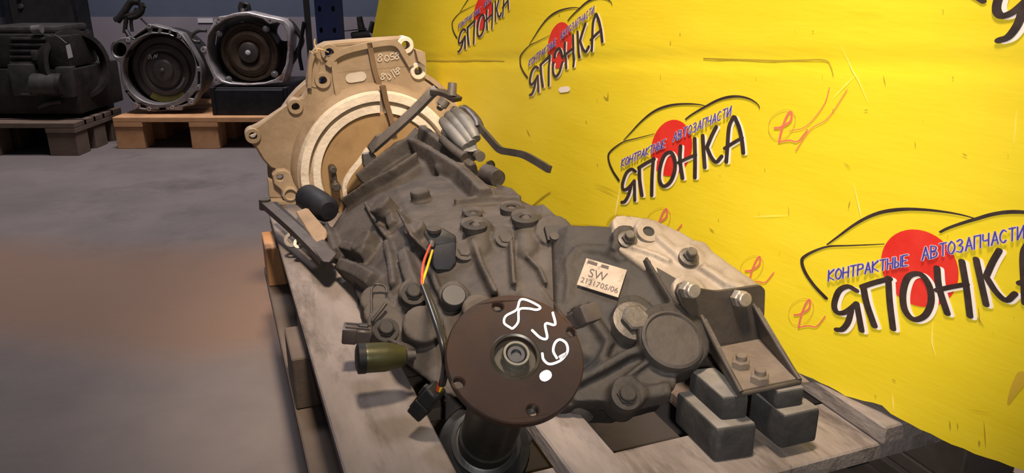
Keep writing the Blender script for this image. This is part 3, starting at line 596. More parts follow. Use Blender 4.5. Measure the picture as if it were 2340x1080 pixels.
pc = link('transfer_flange', pale_me.copy(), 'cast_pale', GB)
tr = bmesh.new()
for m_ in (case_me, rear_me, pale_me): tr.from_mesh(m_)
bva = surf_of(tr)
def sp(x, y, dn=0.0, n=NR):
    P, N_ = cast_ray(bva, x, y)
    if P is None: P = pd(x, y, .9); print('miss', x, y)
    return P + n * dn
# ---- bolts
def bolt_mesh(r, h, washer=True, shank=0.0, rs=None):
    bm = bmesh.new(); prof = []
    if washer: lathe(bm, [(r * 1.45, -.01), (r * 1.45, .0025), (r * 1.15, .0035), (r * .2, .0035)], (0, 0, 0), (0, 0, 1), 24)
    lathe(bm, [(r, 0), (r, h * .85), (r * .86, h), (r * .1, h)], (0, 0, 0), (0, 0, 1), 6)
    if shank: lathe(bm, [(rs, h * .9), (rs, h + shank - .001), (rs * .85, h + shank), (rs * .1, h + shank)], (0, 0, 0), (0, 0, 1), 16)
    return bm2me(bm, 35)
def place(name, me, P, axis, m, par, rot=0.3):
    o = bpy.data.objects.new(name, me); COL.objects.link(o)
    if not me.materials: me.materials.append(M[m])
    root = par
    while root.parent: root = root.parent
    o.parent = par; o.matrix_basis = Matrix.Translation(V(P) - ORG[root.name]) @ (frame(axis) @ Matrix.Rotation(rot, 3, 'Z')).to_4x4(); return o
BM = bolt_mesh(.0085, .008, True, .007, .0062)
for x, y in ((1433, 550), (1573, 589)): place('bolt', BM, sp(x, y, .001), NR, 'bolt', pc)
B2 = bolt_mesh(.010, .006, True)
for x, y in ((1155, 545), (1062, 575)): place('bolt', B2, sp(x, y, .0), NR, 'cast', case)
B3 = bolt_mesh(.011, .007, True, .004, .009)
for x, y in ((883, 755), (1430, 905), (945, 672)): place('bolt', B3, sp(x, y, .0), NR, 'cast_rear', case if x < 1000 else rc)
place('drain_plug', bolt_mesh(.0165, .012, True), sp(1448, 733, -.001), NR, 'bolt', rc, .5)
bm = bmesh.new(); lathe(bm, [(.0155, -.01), (.0155, .008), (.014, .0098), (.001, .0098)], sp(1036, 682, .0), NR, 28); link('round_plug', bm2me(bm, 40), 'greyplug', case)
bm = bmesh.new(); P = sp(1535, 778, .0); lathe(bm, [(.035, -.005), (.035, .004), (.032, .006), (.030, .003), (.001, .003)], P, NR, 40); link('round_cover', bm2me(bm, 40), 'cast', rc)
# threaded hole in the pale lug, and a dark plate laid on for the shade in the square opening
bm = bmesh.new(); lathe(bm, [(.0075, -.012), (.0075, .003), (.015, .003), (.0155, -.012)], sp(1481, 531), NR, 24, closed=True); link('threaded_boss', bm2me(bm, 40), 'cast_pale', pc)
bm = bmesh.new(); lathe(bm, [(.0074, -.011), (.0074, .0005), (.001, .0005)], sp(1481, 531), NR, 20); link('hole_bottom', bm2me(bm, 40), 'bgdark', pc)
bm = bmesh.new(); hull(bm, [sp(1265, 535) + frame(NR) @ V((x, y, z)) for x in (-.011, .011) for y in (-.011, .011) for z in (-.005, .005)]); link('dark_recess_plate', bm2me(bm), 'bgdark', case)
bm = bmesh.new(); cyl(bm, sp(1265, 545) - NR * .004, sp(1265, 545) + NR * .007, .0065, .006); link('recess_disc', bm2me(bm, 40), 'cast', case)
# ring pads on the shelf
for x, y, r in ((1085, 516, .017), (1200, 500, .018), (1168, 476, .016), (1082, 490, .013)):
    bm = bmesh.new(); P, N_ = cast_ray(bva, x, y); lathe(bm, [(r, -.006), (r, .002), (r * .85, .003), (r * .45, .003), (r * .42, .0), (.001, .0)], P, UPT, 26); link('ring_pad', bm2me(bm, 40), 'cast_rear', case)
# ---- paper sticker
A, B, C_ = sp(1340, 595, .002), sp(1432, 622, .002), sp(1318, 655, .002)
ex = (B - A); ey = (C_ - A); ln = ex.cross(ey).normalized(); ln = ln if ln.dot(NR) > 0 else -ln
def stk(u, v, off=0): return A + ex * u + ey * v + ln * off
bm = bmesh.new(); hull(bm, [stk(u, v, s) for u in (0, 1) for v in (0, 1) for s in (0.0022, .0030)]); st = link('paper_sticker', bm2me(bm), 'sticker', GB); st['label'] = 'worn pale paper sticker'
def text(body, u0, v0, h, m, par, squeeze=1.0):
    cu = bpy.data.curves.new('t', 'FONT'); cu.body = body; cu.size = 1; o = bpy.data.objects.new('t', cu); COL.objects.link(o); me = evalmesh(o); bpy.data.objects.remove(o)
    k = h; asp = ey.length / ex.length
    for v in me.vertices: v.co = stk(u0 + v.co.x * k * asp * squeeze, v0 - v.co.y * k, .0034)
    return link('printed_text', me, m, par)
text('SW', .17, .62, .44, 'ink', st, .85); text('21317', .05, .88, .26, 'ink', st, .92); text('05/06', .53, .88, .26, 'ink', st, .92)
for u0, u1 in ((.06, .30), (.40, .58)):
    bm = bmesh.new(); hull(bm, [stk(u, v, .0031) + ln * s for u in (u0, u1) for v in (.06, .17) for s in (0, .0003)]); link('faded_print', bm2me(bm), 'ink', st)
# ---- output flange
fl = bmesh.new(); RF = .0596
FF = frame(NR)
def fpt(x, y, off=0): return pp(x, y, FLC, NR) + NR * off
FH = [(1138, 700, 11), (1307, 757, 10), (1048, 874, 11), (1217, 936, 11)]
fme = plate([FLC + FF @ V((RF * math.cos(a), RF * math.sin(a), 0)) for a in [2 * math.pi * i / 90 for i in range(90)]], [circle(fpt(x, y), r * .655 / FPX * 1.15, NR, 20) for x, y, r in FH] + [circle(FLC, .0185, NR, 40)], FLC, NR, .009, .0012)
flo = link('output_flange', fme, 'flange', GB)
bm = bmesh.new(); lathe(bm, [(.0186, 0), (.0186, -.007), (.0001, -.007)], FLC, NR, 40, cap=False); lathe(bm, [(.0186, .0005), (.0205, .0015), (.022, .0)], FLC, NR, 40, cap=False); link('centre_recess', bm2me(bm, 40), 'grease', flo)
bm = bmesh.new(); lathe(bm, [(.0125, -.011), (.0125, -.001), (.011, .0005), (.009, .0005), (.009, -.011)], FLC, NR, 6, closed=True); lathe(bm, [(.0118, -.003), (.0118, .004), (.0112, .006), (.0092, .006), (.0088, .004), (.0088, -.003)], FLC, NR, 32, closed=True); link('flange_nut', bm2me(bm, 40), 'zinc', flo)
bm = bmesh.new(); lathe(bm, [(.0087, -.010), (.0087, .002), (.0075, .004), (.0045, .004), (.004, .001), (.0005, .001)], FLC, NR, 28); link('shaft_end', bm2me(bm, 40), 'zinc_dark', flo)
bm = bmesh.new(); L_ = (FLC - BOOT).length
lathe(bm, [(.050, -.009), (.046, -.016), (.036, -.030), (.030, -.05), (.029, -L_ + .045), (.031, -L_ + .043), (.031, -L_ + .002), (.028, -L_)], FLC, NR, 48); link('flange_hub', bm2me(bm, 30), 'hub', flo)
bm = bmesh.new(); lathe(bm, [(.030, -L_ + .022), (.036, -L_ + .020), (.043, -L_ + .010), (.050, -L_ + .006), (.052, -L_ - .004), (.050, -L_ - .016), (.02, -L_ - .018)], FLC, NR, 48); o = link('rubber_seal', bm2me(bm, 40), 'black_soft', GB); o['label'] = 'round black rubber seal around the shaft'
bm = bmesh.new(); lathe(bm, [(.0335, -L_ + .023), (.038, -L_ + .021), (.038, -L_ + .017), (.0335, -L_ + .017)], FLC, NR, 48, closed=True); link('seal_lip', bm2me(bm, 40), 'black_soft', o)
# housing neck that carries the shaft
bm = bmesh.new(); Q = BOOT - NR * .024
HPn = [Q + frame(NR) @ V((.040 * math.cos(a), .040 * math.sin(a), 0)) for a in [2 * math.pi * i / 24 for i in range(24)]]
hull(bm, HPn + [pd(1010, 885, .92), pd(1290, 900, .90), pd(1100, 800, 1.0), pd(1240, 800, 1.0), pd(1150, 930, .93)]); link('shaft_neck', voxel(bm, .003, 4), 'cast', GB)
# paint marks 8 3 9 .
chalk([([(1165, 748), (1152, 738), (1156, 722), (1180, 708), (1187, 688), (1196, 684), (1214, 690), (1234, 702), (1226, 708), (1206, 705), (1186, 708), (1184, 735), (1172, 750)], 5.5, True),
       ([(1263, 715), (1268, 742), (1246, 740), (1250, 772), (1235, 772), (1216, 755)], 6.0),
       ([(1272, 818), (1264, 802), (1268, 784), (1279, 776), (1293, 784), (1297, 800), (1290, 814), (1278, 816), (1294, 808), (1280, 824), (1256, 832), (1242, 822), (1239, 808)], 6.0), ([(1244, 860), (1249, 857)], 24)], FLC, NR, .0006, 6, 'paint_digit', 'paint', flo)
# ---- steel bracket and rubber mount at the right
ZB = ZT - TH
def vert(x, y, P):
    r = ray(x, y); return CAMH + r.z * (P.y / r.y)
def block(fl_b, fl_t, fr_t, bl_t, name, par, zb=None, m='rubber', mt='rubber_top'):
    zb = ZB if zb is None else zb
    A = pz(*fl_b, zb); zt = vert(*fl_t, A); A = V((A.x, A.y, zt)); B = pz(*fr_t, zt); C2 = pz(*bl_t, zt); D = B + C2 - A
    bm = bmesh.new(); q = [A, B, D, C2]; hull(bm, q + [V((p.x, p.y, zb)) for p in q]); bevel(bm, .004, 2); o = link(name, bm2me(bm, 50), m, par)
    c = (A + B + C2 + D) / 4; bm = bmesh.new(); q2 = [c + (p - c) * .93 for p in q]; hull(bm, [p + V((0, 0, s)) for p in q2 for s in (-.002, .0009)]); link('dust_layer', bm2me(bm), mt, o)
    return o, zt
mt = GB
b1, zt1 = block((1632, 1057), (1632, 983), (1731, 970), (1546, 895), 'rubber_block', GB)
b2, zt2 = block((1648, 962), (1648, 911), (1713, 905), (1576, 844), 'rubber_block', GB, zb=zt1)
b3, zt3 = block((1784, 1027), (1782, 952), (1876, 934), (1716, 893), 'rubber_block', GB, zb=ZB + .012)
b4, zt4 = block((1773, 937), (1773, 897), (1840, 887), (1735, 860), 'rubber_block', GB, zb=zt3)
ZP = max(zt2, zt4) + .001
bf = [pz(1693, 904, ZP), pz(1826, 876, ZP), pz(1742, 778, ZP), pz(1630, 800, ZP)]
bm = bmesh.new(); hull(bm, [p + V((0, 0, s)) for p in bf for s in (0, .004)]); bevel(bm, .0012, 1); br = link('bracket', bm2me(bm), 'bracket', GB); br['label'] = 'dark folded steel bracket'
c = sum(bf, V()) / 4; bm = bmesh.new(); hull(bm, [c + (p - c) * .94 + V((0, 0, s)) for p in bf for s in (.003, .0048)]); link('dust_layer', bm2me(bm), 'dust', br)
bm = bmesh.new(); hull(bm, [p + V((0, 0, s)) for p in (pz(1822, 875, ZP), pz(1850, 874, ZP), pz(1800, 835, ZP), pz(1760, 800, ZP)) for s in (-.002, .001)]); link('foot_plate', bm2me(bm), 'dust', br)
# upright plate
U0 = bf[3] + V((0, 0, .002)); e1 = (bf[2] - bf[3]).normalized(); un = V((e1.y, -e1.x, 0)).normalized(); un = (un + V((0, 0, .25))).normalized()
def bu(x, y): return pp(x, y, U0, un)
UPO = [(1546, 668), (1553, 650), (1572, 642), (1600, 658), (1640, 664), (1700, 656), (1738, 650), (1750, 662), (1748, 720), (1742, 800), (1630, 815), (1610, 780), (1590, 735), (1560, 700)]
link('upright_plate', plate(roundpoly([bu(*q) for q in UPO], .2, 3), [circle(bu(1700, 792), .0035, un, 14)], U0, un, .005, .001), 'bracket', br)
for a, b, cc in (((1603, 722), (1693, 904), (1632, 812)), ((1722, 696), (1826, 876), (1742, 792))):
    T = bu(*a); Bf = pz(b[0], b[1], ZP); Bb = bu(*cc); nrm = (T - Bb).cross(Bf - Bb).normalized() * .0025
    bm = bmesh.new(); hull(bm, [p + nrm * s for p in (T, T.lerp(Bf, .08) + V((0, 0, .003)), Bf + V((0, 0, .004)), Bf - V((0, 0, .001)), Bb) for s in (-1, 1)]); link('gusset', bm2me(bm), 'bracket', br)
    bm = bmesh.new(); tube(bm, [T, T.lerp(Bf, .5) + V((0, 0, .001)), Bf + V((0, 0, .004))], .0028, 8, 3); link('gusset_edge', bm2me(bm, 50), 'lever', br)
bm = bmesh.new(); tube(bm, [bf[0] + V((0, 0, .002)), bf[1] + V((0, 0, .002))], .0028, 8, 3); link('folded_lip', bm2me(bm, 50), 'lever', br)
BB = bolt_mesh(.0105, .010, False, .006, .0085); BB.transform(Matrix.Translation((0, 0, .001)))
for x, y in ((1568, 660), (1684, 680)): place('bolt', BB, bu(x, y), un, 'bolt_pale', br)
NB = bolt_mesh(.0105, .009, False, .006, .006)
for x, y, s in ((1692, 838, 1.0), (1735, 872, 1.0)): place('nut', NB, pz(x, y, ZP + .0045), (0, 0, 1), 'dust', br, .2)
# web of the case behind the bracket
bm = bmesh.new(); HP(bm, [(1500, 610, .915), (1510, 655, .90), (1560, 700, .885), (1570, 650, .90), (1545, 640, .91)]); link('webbed_corner', bm2me(bm), 'cast_rear', GB)
# ---- sensor with coloured wires
S0 = sp(1012, 575); sn = V((.12, -.72, .5)).normalized(); SF = frame(sn)
def sv(x, y, dn=.0): return pp(x, y, S0 + sn * dn, sn)
bm = bmesh.new(); hull(bm, [sv(x, y, s) for x, y in ((986, 560), (1042, 552), (1043, 598), (1030, 617), (995, 617), (984, 600)) for s in (-.01, .032)]); bevel(bm, .004, 2); sen = link('speed_sensor', bm2me(bm, 40), 'navy', GB); sen['label'] = 'black boxy sensor with wires'
bm = bmesh.new(); hull(bm, [sv(x, y, s) for x, y in ((968, 530), (980, 520), (1008, 519), (1042, 538), (1042, 556), (990, 560), (972, 545)) for s in (-.01, .026)]); bevel(bm, .004, 2); link('sensor_cap', bm2me(bm, 40), 'black', sen)
bm = bmesh.new(); lathe(bm, [(.010, 0), (.010, .004), (.008, .005), (.001, .004)], sv(992, 527, .024), UPT, 20); link('cap_bolt', bm2me(bm, 40), 'cast', sen)
bm = bmesh.new(); hull(bm, [sv(x, y, s) for x, y in ((978, 548), (996, 546), (994, 566), (980, 566)) for s in (.026, .036)]); bevel(bm, .002, 1); link('wire_exit', bm2me(bm, 40), 'greyplug', sen)
WP = [(983, 560, .90), (968, 600, .86), (964, 640, .83), (966, 656, .82)]; WY = [(988, 572, .90), (976, 612, .86), (966, 642, .83), (966, 656, .82)]
for pts, m_, nm in ((WP, 'red', 'red_wire'), (WY, 'yellowwire', 'yellow_wire')):
    bm = bmesh.new(); tube(bm, [sv(pts[0][0], pts[0][1], .034)] + [pd(*q) for q in pts[1:]], .0016, 8); link(nm, bm2me(bm, 60), m_, sen)
for pts in ([(966, 654, .82), (985, 705, .78), (1005, 765, .745), (1016, 815, .735), (1014, 850, .75), (1008, 878, .77)], [(969, 654, .825), (990, 700, .79), (1010, 760, .755), (1020, 805, .745), (1018, 850, .76), (1012, 878, .775)]):
    bm = bmesh.new(); tube(bm, [pd(*q) for q in pts], .0031, 10); link('wire_sleeve', bm2me(bm, 60), 'sleeve', sen)
for pts, m_, nm in (([(1004, 872, .77), (1001, 884, .775), (1000, 896, .78)], 'red', 'red_wire'), ([(1011, 870, .77), (1009, 882, .775), (1003, 894, .78)], 'yellowwire', 'yellow_wire')):
    bm = bmesh.new(); tube(bm, [pd(*q) for q in pts], .0016, 8); link(nm, bm2me(bm, 60), m_, sen)
A = pd(998, 888, .78); B = pd(956, 940, .80); ax = (B - A).normalized(); F = frame(ax)
def plug(A, B, w, h, name, m, par, lip='greyplug'):
    ax = (B - A); L = ax.length; F = frame(ax); bm = bmesh.new()
    hull(bm, [A + F @ V((x, y, z)) for x in (-w, w) for y in (-h, h) for z in (0, L * .62)]); bevel(bm, .002, 1); o = link(name, bm2me(bm, 40), m, par)
    bm = bmesh.new(); hull(bm, [A + F @ V((x, y, z)) for x in (-w * 1.15, w * 1.15) for y in (-h * 1.1, h * 1.1) for z in (L * .5, L)]); bevel(bm, .0025, 2); link('plug_shell', bm2me(bm, 40), m, o)
    for sx in (-.55, .55):
        bm = bmesh.new(); hull(bm, [A + F @ V((w * sx + x, y, z)) for x in (-.0012, .0012) for y in (h, h * 1.25) for z in (L * .08, L * .92)]); link('plug_rail', bm2me(bm), m, o)
    bm = bmesh.new(); hull(bm, [A + F @ V((x, y, z)) for x in (-w * .35, w * .35) for y in (h * .9, h * 1.5) for z in (L * .15, L * .48)]); bevel(bm, .001, 1); link('plug_latch', bm2me(bm), lip, o); return o
o = plug(A, B, .0105, .008, 'wire_plug', 'black', GB); o['label'] = 'black wire plug hanging beside the flange'
o = plug(pd(850, 765, .93), pd(783, 760, .925), .010, .009, 'wire_plug', 'brownplug', GB); o['label'] = 'brown wire plug at the side'
o = plug(pd(1312, 735, .84), pd(1352, 712, .81), .010, .009, 'wire_plug', 'brownplug', GB); o['label'] = 'brown wire plug behind the flange'
# olive solenoid can
A, B = pd(925, 812, .86), pd(826, 818, .845); bm = bmesh.new(); L_ = (B - A).length
lathe(bm, [(.004, -.003), (.011, .0), (.014, .010), (.0165, .022), (.0165, L_ - .006), (.0165, L_ - .002), (.0155, L_), (.001, L_)], A, B - A, 32); so = link('solenoid', bm2me(bm, 35), 'olive', GB); so['label'] = 'olive green solenoid can'
bm = bmesh.new(); lathe(bm, [(.0172, L_ - .004), (.0172, L_ + .004), (.012, L_ + .006), (.001, L_ + .004)], A, B - A, 32); link('solenoid_cap', bm2me(bm, 40), 'black', so)
bm = bmesh.new(); cyl(bm, A - (B - A).normalized() * .012, A + (B - A).normalized() * .004, .005, .006); link('solenoid_tip', bm2me(bm, 40), 'brownplug', so)
bm = bmesh.new(); HP(bm, [(905, 780, .88), (935, 800, .87), (940, 825, .87), (900, 800, .90), (960, 790, .93), (880, 770, .93)]); link('solenoid_bracket', voxel(bm, .0025, 3), 'cast', so)
# spring clip
bm = bmesh.new(); tube(bm, [sp(850, 735, .004), sp(849, 700, .008), sp(850, 670, .012), sp(862, 661, .014), sp(880, 664, .012), sp(884, 676, .008)], .0016, 8); link('spring_clip', bm2me(bm, 60), 'bracket', case)
bm = bmesh.new(); tube(bm, [sp(850, 738, .006), sp(868, 720, .01), sp(882, 703, .012)], .0022, 8); link('spring_clip', bm2me(bm, 60), 'bracket', case)
# hose stub under the transfer case
bm = bmesh.new(); tube(bm, [pd(1310, 905, .86), pd(1322, 925, .86), pd(1332, 945, .87)], .014, 14); o = link('hose_stub', bm2me(bm, 60), 'cast', GB)
bm = bmesh.new(); cyl(bm, pd(1330, 918, .87), pd(1372, 915, .88), .011, .011); link('hose_cap', bm2me(bm, 40), 'black', o)
# ---- left side: rubber boot, tan block, flat bar
A, B = pd(700, 448, 1.50), pd(752, 482, 1.42); bm = bmesh.new(); L_ = (B - A).length
lathe(bm, [(.012, -.012), (.016, -.006), (.022, 0), (.0255, .008), (.0265, L_ * .6), (.024, L_ * .9), (.017, L_), (.001, L_)], A, B - A, 28); o = link('rubber_boot', bm2me(bm, 40), 'navy', GB); o['label'] = 'black rubber breather boot'
bm = bmesh.new(); cyl(bm, pd(688, 470, 1.49), pd(698, 452, 1.49), .008, .008); link('boot_spout', bm2me(bm, 40), 'navy', o)
bm = bmesh.new(); HP(bm, [(674, 484, 1.40), (702, 474, 1.40), (748, 528, 1.28), (746, 548, 1.26), (718, 556, 1.25), (674, 484, 1.44), (702, 474, 1.46), (748, 528, 1.36)]); bevel(bm, .003, 1); link('fibre_block', bm2me(bm), 'tanblock', GB)
Z1 = .335
bar = [pz(606, 465, Z1 + .012), pz(660, 512, Z1 + .006), pz(700, 550, Z1), pz(745, 596, Z1 - .004)]
bm = bmesh.new(); tube(bm, bar, 0, k=5, flat=(.009, .006), up=(0, 0, 1)); bevel(bm, .003, 2, 45); lv = link('shift_bar', bm2me(bm, 40), 'lever', GB); lv['label'] = 'flat dark steel bar over the plank'
bm = bmesh.new(); cyl(bm, bar[0] - V((0, 0, .01)), bar[0] + V((0, 0, .009)), .0115, .0105); link('bar_end', bm2me(bm, 40), 'lever', lv)
bm = bmesh.new(); hull(bm, [pz(x, y, z) for x, y in ((705, 560), (740, 545), (772, 580), (755, 600), (735, 598)) for z in (Z1 - .014, Z1 + .004)]); bevel(bm, .003, 1); link('bar_plate', bm2me(bm), 'lever', lv)
bm = bmesh.new(); tube(bm, [pz(628, 468, Z1), pz(690, 525, Z1 - .005), pz(722, 556, Z1 - .008)], 0, k=5, flat=(.004, .006)); link('dark_gap_strip', bm2me(bm), 'black', lv)  # black strip put in for the shaded gap between bar and block
bm = bmesh.new(); lathe(bm, [(.013, -.002), (.013, .002), (.007, .002), (.007, -.002)], pz(667, 548, Z1 - .012), V((.2, -.8, .6)), 22, closed=True); link('eyelet', bm2me(bm, 40), 'lever_pale', lv)
bm = bmesh.new(); lathe(bm, [(.009, -.002), (.009, .002), (.004, .002), (.004, -.002)], pz(683, 556, Z1 - .010), V((.2, -.8, .6)), 18, closed=True); link('eyelet', bm2me(bm, 40), 'bolt_pale', lv)
# ---- selector arm over the top, its pivot bolts, ribbed cover and rod lever
arm = [pd(852, 338, 1.50), pd(900, 296, 1.47), pd(950, 250, 1.45), pd(985, 214, 1.44), pd(998, 205, 1.44)]
bm = bmesh.new(); tube(bm, arm, 0, k=3, flat=(.010, .004), up=(0.3, -.6, .75)); sa = link('selector_arm', bm2me(bm), 'lever_pale', GB); sa['label'] = 'bent flat steel selector arm'
bm = bmesh.new(); tube(bm, [pd(990, 208, 1.44), pd(1020, 214, 1.43), pd(1046, 228, 1.42)], 0, k=3, flat=(.013, .004), up=(0.2, -.1, .95)); link('arm_tab', bm2me(bm), 'lever', sa)
bm = bmesh.new(); hull(bm, [pd(x, y, d) for x, y in ((838, 335), (858, 310), (880, 300), (870, 335), (850, 355)) for d in (1.49, 1.53)]); bevel(bm, .003, 1); link('arm_fork', bm2me(bm), 'lever', sa)
bm = bmesh.new(); hull(bm, [pd(x, y, d) for x, y in ((826, 350), (850, 345), (862, 360), (838, 387), (828, 378)) for d in (1.50, 1.54)]); bevel(bm, .003, 1); link('arm_fork', bm2me(bm), 'lever', sa)
bm = bmesh.new(); cyl(bm, pd(1032, 220, 1.42), pd(1034, 190, 1.42), .009, .008); link('pivot_stub', bm2me(bm, 40), 'lever_pale', sa)
bm = bmesh.new(); cyl(bm, pd(1018, 228, 1.42), pd(1008, 242, 1.42), .011, .0105); cyl(bm, pd(1010, 239, 1.42), pd(1004, 248, 1.415), .0085, .006); link('pivot_bolt', bm2me(bm, 40), 'lever_pale', sa)
rcov = None
bm = bmesh.new(); HP(bm, [(1005, 300, 1.46), (1040, 255, 1.45), (1080, 300, 1.40), (1095, 345, 1.37), (1060, 350, 1.37), (1020, 330, 1.42), (1050, 340, 1.5), (1050, 270, 1.5)]); rco = link('ribbed_cover', voxel(bm, .003, 4), 'ribbed', GB); rco['label'] = 'grey ribbed cover'
for pts in ([(1012, 275, 1.43), (1030, 295, 1.41), (1050, 318, 1.39), (1066, 336, 1.375)], [(1024, 262, 1.43), (1044, 284, 1.41), (1064, 308, 1.39), (1079, 328, 1.375)], [(1037, 252, 1.43), (1058, 272, 1.41), (1076, 296, 1.39), (1088, 318, 1.375)]):
    bm = bmesh.new(); tube(bm, [pd(*q) for q in pts], lambda t: .009 + .0045 * math.sin(math.pi * t), 14); link('cover_rib', bm2me(bm, 60), 'ribbed', rco)
bm = bmesh.new(); tube(bm, [pd(1012, 318, 1.42), pd(1040, 345, 1.38), pd(1062, 360, 1.36)], .009, 12); link('cover_pipe', bm2me(bm, 60), 'cast', rco)
rod = [pd(1060, 246, 1.44), pd(1080, 262, 1.42), pd(1098, 292, 1.38), pd(1120, 318, 1.35), pd(1143, 342, 1.32), pd(1170, 348, 1.29), pd(1198, 354, 1.26), pd(1228, 370, 1.23), pd(1256, 387, 1.20)]
bm = bmesh.new(); tube(bm, rod, 0, k=4, flat=(.0035, .0058), up=(.5, -.35, .8)); rl = link('rod_lever', bm2me(bm), 'lever', GB); rl['label'] = 'cranked dark steel rod lever against the yellow sheet'
bm = bmesh.new(); tube(bm, [pd(1052, 252, 1.44), pd(1070, 258, 1.43), pd(1090, 280, 1.40), pd(1094, 295, 1.385)], .010, 10); link('lever_collar', bm2me(bm, 60), 'lever', rl)
# fitting and fin on the right shoulder
bm = bmesh.new(); cyl(bm, pd(1112, 396, 1.36), pd(1138, 408, 1.33), .018, .015); o = link('side_fitting', bm2me(bm, 40), 'cast', GB)
bm = bmesh.new(); cyl(bm, pd(1118, 378, 1.36), pd(1124, 376, 1.355), .008, .008); link('fitting_nipple', bm2me(bm, 40), 'bgdark', o)
bm = bmesh.new(); HP(bm, [(1135, 420, 1.33), (1170, 430, 1.31), (1188, 447, 1.29), (1178, 458, 1.29), (1130, 470, 1.30), (1140, 430, 1.36), (1180, 450, 1.33)]); link('shoulder_fin', bm2me(bm), 'cast', GB)
bm = bmesh.new(); HP(bm, [(1232, 470, 1.13), (1242, 466, 1.12), (1262, 485, 1.09), (1275, 497, 1.07), (1240, 500, 1.08), (1200, 480, 1.14), (1240, 500, 1.13)]); link('shoulder_lug', bm2me(bm), 'cast', GB)
bm = bmesh.new(); tube(bm, [pd(1065, 368, 1.40), pd(1085, 352, 1.39), pd(1098, 358, 1.37)], .010, 10); link('pipe_clip', bm2me(bm, 60), 'lever_pale', GB)
bm = bmesh.new(); HP(bm, [(925, 318, 1.56), (950, 290, 1.58), (958, 300, 1.55), (962, 318, 1.55), (935, 325, 1.54), (945, 300, 1.62)]); link('top_lug', bm2me(bm), 'cast', GB)
#SECTION-BACKGROUND
# ------------------------------------------------------------------ background: gearboxes on pallets, rack, clutter
def bgpallet(X0, X1, Y0, Y1, mb, mt, label):
    r = thing('pallet', ((X0 + X1) / 2, (Y0 + Y1) / 2, 0), label, 'pallet')
    def bx(name, a, b, m):
        bm = bmesh.new(); box(bm, a, b); bevel(bm, .002, 1); link(name, bm2me(bm), m, r)
    W = X1 - X0
    for i in range(5): bx('deck_board', (X0, Y0 + i * (Y1 - Y0 - .1) / 4, .122), (X1, Y0 + i * (Y1 - Y0 - .1) / 4 + .1, .144), mt)
    for t in (0, .5, 1):
        x = X0 + t * (W - .13)
        bx('cross_board', (x, Y0, .100), (x + .13, Y1, .1215), mb)
        for y in (Y0 + .005, (Y0 + Y1) / 2 - .05, Y1 - .105): bx('block', (x, y, .0), (x + .125, y + .1, .0995), mb)
    return r
bgpallet(-1.785, -.98, 3.42, 3.97, 'wood_orange', 'wood_orange', 'orange-brown pallet by the back wall carrying two gearboxes seen from the open end')
bgpallet(-2.70, -1.88, 3.28, 3.70, 'wood_old', 'wood_old', 'dark dirty pallet at the far left under the grimy engine')
NB_ = V((0, -1, 0))
def bgf(Y, ox, oy, k): return lambda x, y, dy=0: pY(ox + x / k, oy + y / k, Y) + V((0, dy, 0))
# first gearbox, wide bell with pockets in its rim
q1 = bgf(3.50, 240, 30, 4.5)
g1 = thing('gearbox', q1(560, 1000), 'grey gearbox with round pocketed bell opening standing on the orange-brown pallet', 'gearbox')
o1 = [(160, 255), (210, 250), (275, 250), (430, 125), (480, 115), (640, 160), (790, 210), (900, 380), (975, 520), (992, 600), (992, 790), (910, 945), (800, 962), (790, 1000), (640, 1002), (500, 1010), (370, 995), (295, 960), (210, 820), (165, 700), (150, 505), (100, 470), (60, 410), (60, 340), (110, 280)]
pk = [[(487, 150), (545, 158), (538, 196), (480, 192)], [(590, 165), (652, 172), (648, 208), (578, 196)], [(680, 185), (730, 198), (724, 240), (672, 216)], [(790, 262), (830, 300), (872, 362), (850, 345)], [(900, 392), (950, 480), (966, 552), (948, 550), (925, 470)], [(955, 600), (975, 600), (975, 730), (950, 735)], [(925, 805), (952, 800), (910, 880), (870, 870)], [(742, 950), (840, 900), (848, 925), (790, 945)], [(225, 820), (310, 905), (290, 920), (245, 865)], [(360, 930), (430, 955), (415, 980), (362, 970)], [(556, 972), (622, 970), (622, 992), (556, 994)], [(290, 250), (420, 160), (445, 195), (310, 262)]]
hc = [[q1(555 + 375 * math.cos(a), 575 + 360 * math.sin(a)) for a in [2 * math.pi * i / 48 for i in range(48)]], [q1(145 + 72 * math.cos(a), 378 + 74 * math.sin(a)) for a in [2 * math.pi * i / 20 for i in range(20)]]]
rim1 = link('bell_rim', plate([q1(*p) for p in o1], hc + [[q1(*p) for p in reversed(z)] for z in pk], q1(0, 0), NB_, .05, .003), 'bgalu', g1)
for x, y in ((455, 135), (765, 232), (240, 275), (960, 768), (890, 915), (320, 945), (455, 985), (695, 968)):
    bm = bmesh.new(); lathe(bm, [(.004, -.01), (.004, .004), (.009, .004), (.0095, -.01)], q1(x, y), NB_, 16, closed=True); link('bolt_boss', bm2me(bm, 40), 'bgalu_rust', rim1)
c1 = q1(555, 585); KX = 3.62 / FPX / 4.5
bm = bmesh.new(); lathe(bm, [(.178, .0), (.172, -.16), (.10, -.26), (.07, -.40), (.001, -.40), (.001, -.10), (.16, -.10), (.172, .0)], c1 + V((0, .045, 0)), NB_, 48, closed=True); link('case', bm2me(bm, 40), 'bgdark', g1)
bm = bmesh.new(); lathe(bm, [(.155, -.12), (.155, -.035), (.145, -.028), (.120, -.026), (.112, -.018), (.095, -.014), (.082, -.020), (.074, -.010), (.050, -.008), (.044, .002), (.030, .006), (.012, .006), (.008, .014), (.0005, .016)], q1(562, 600) + V((0, .03, 0)), NB_, 56); cv = link('torque_converter', bm2me(bm, 25), 'conv', g1)
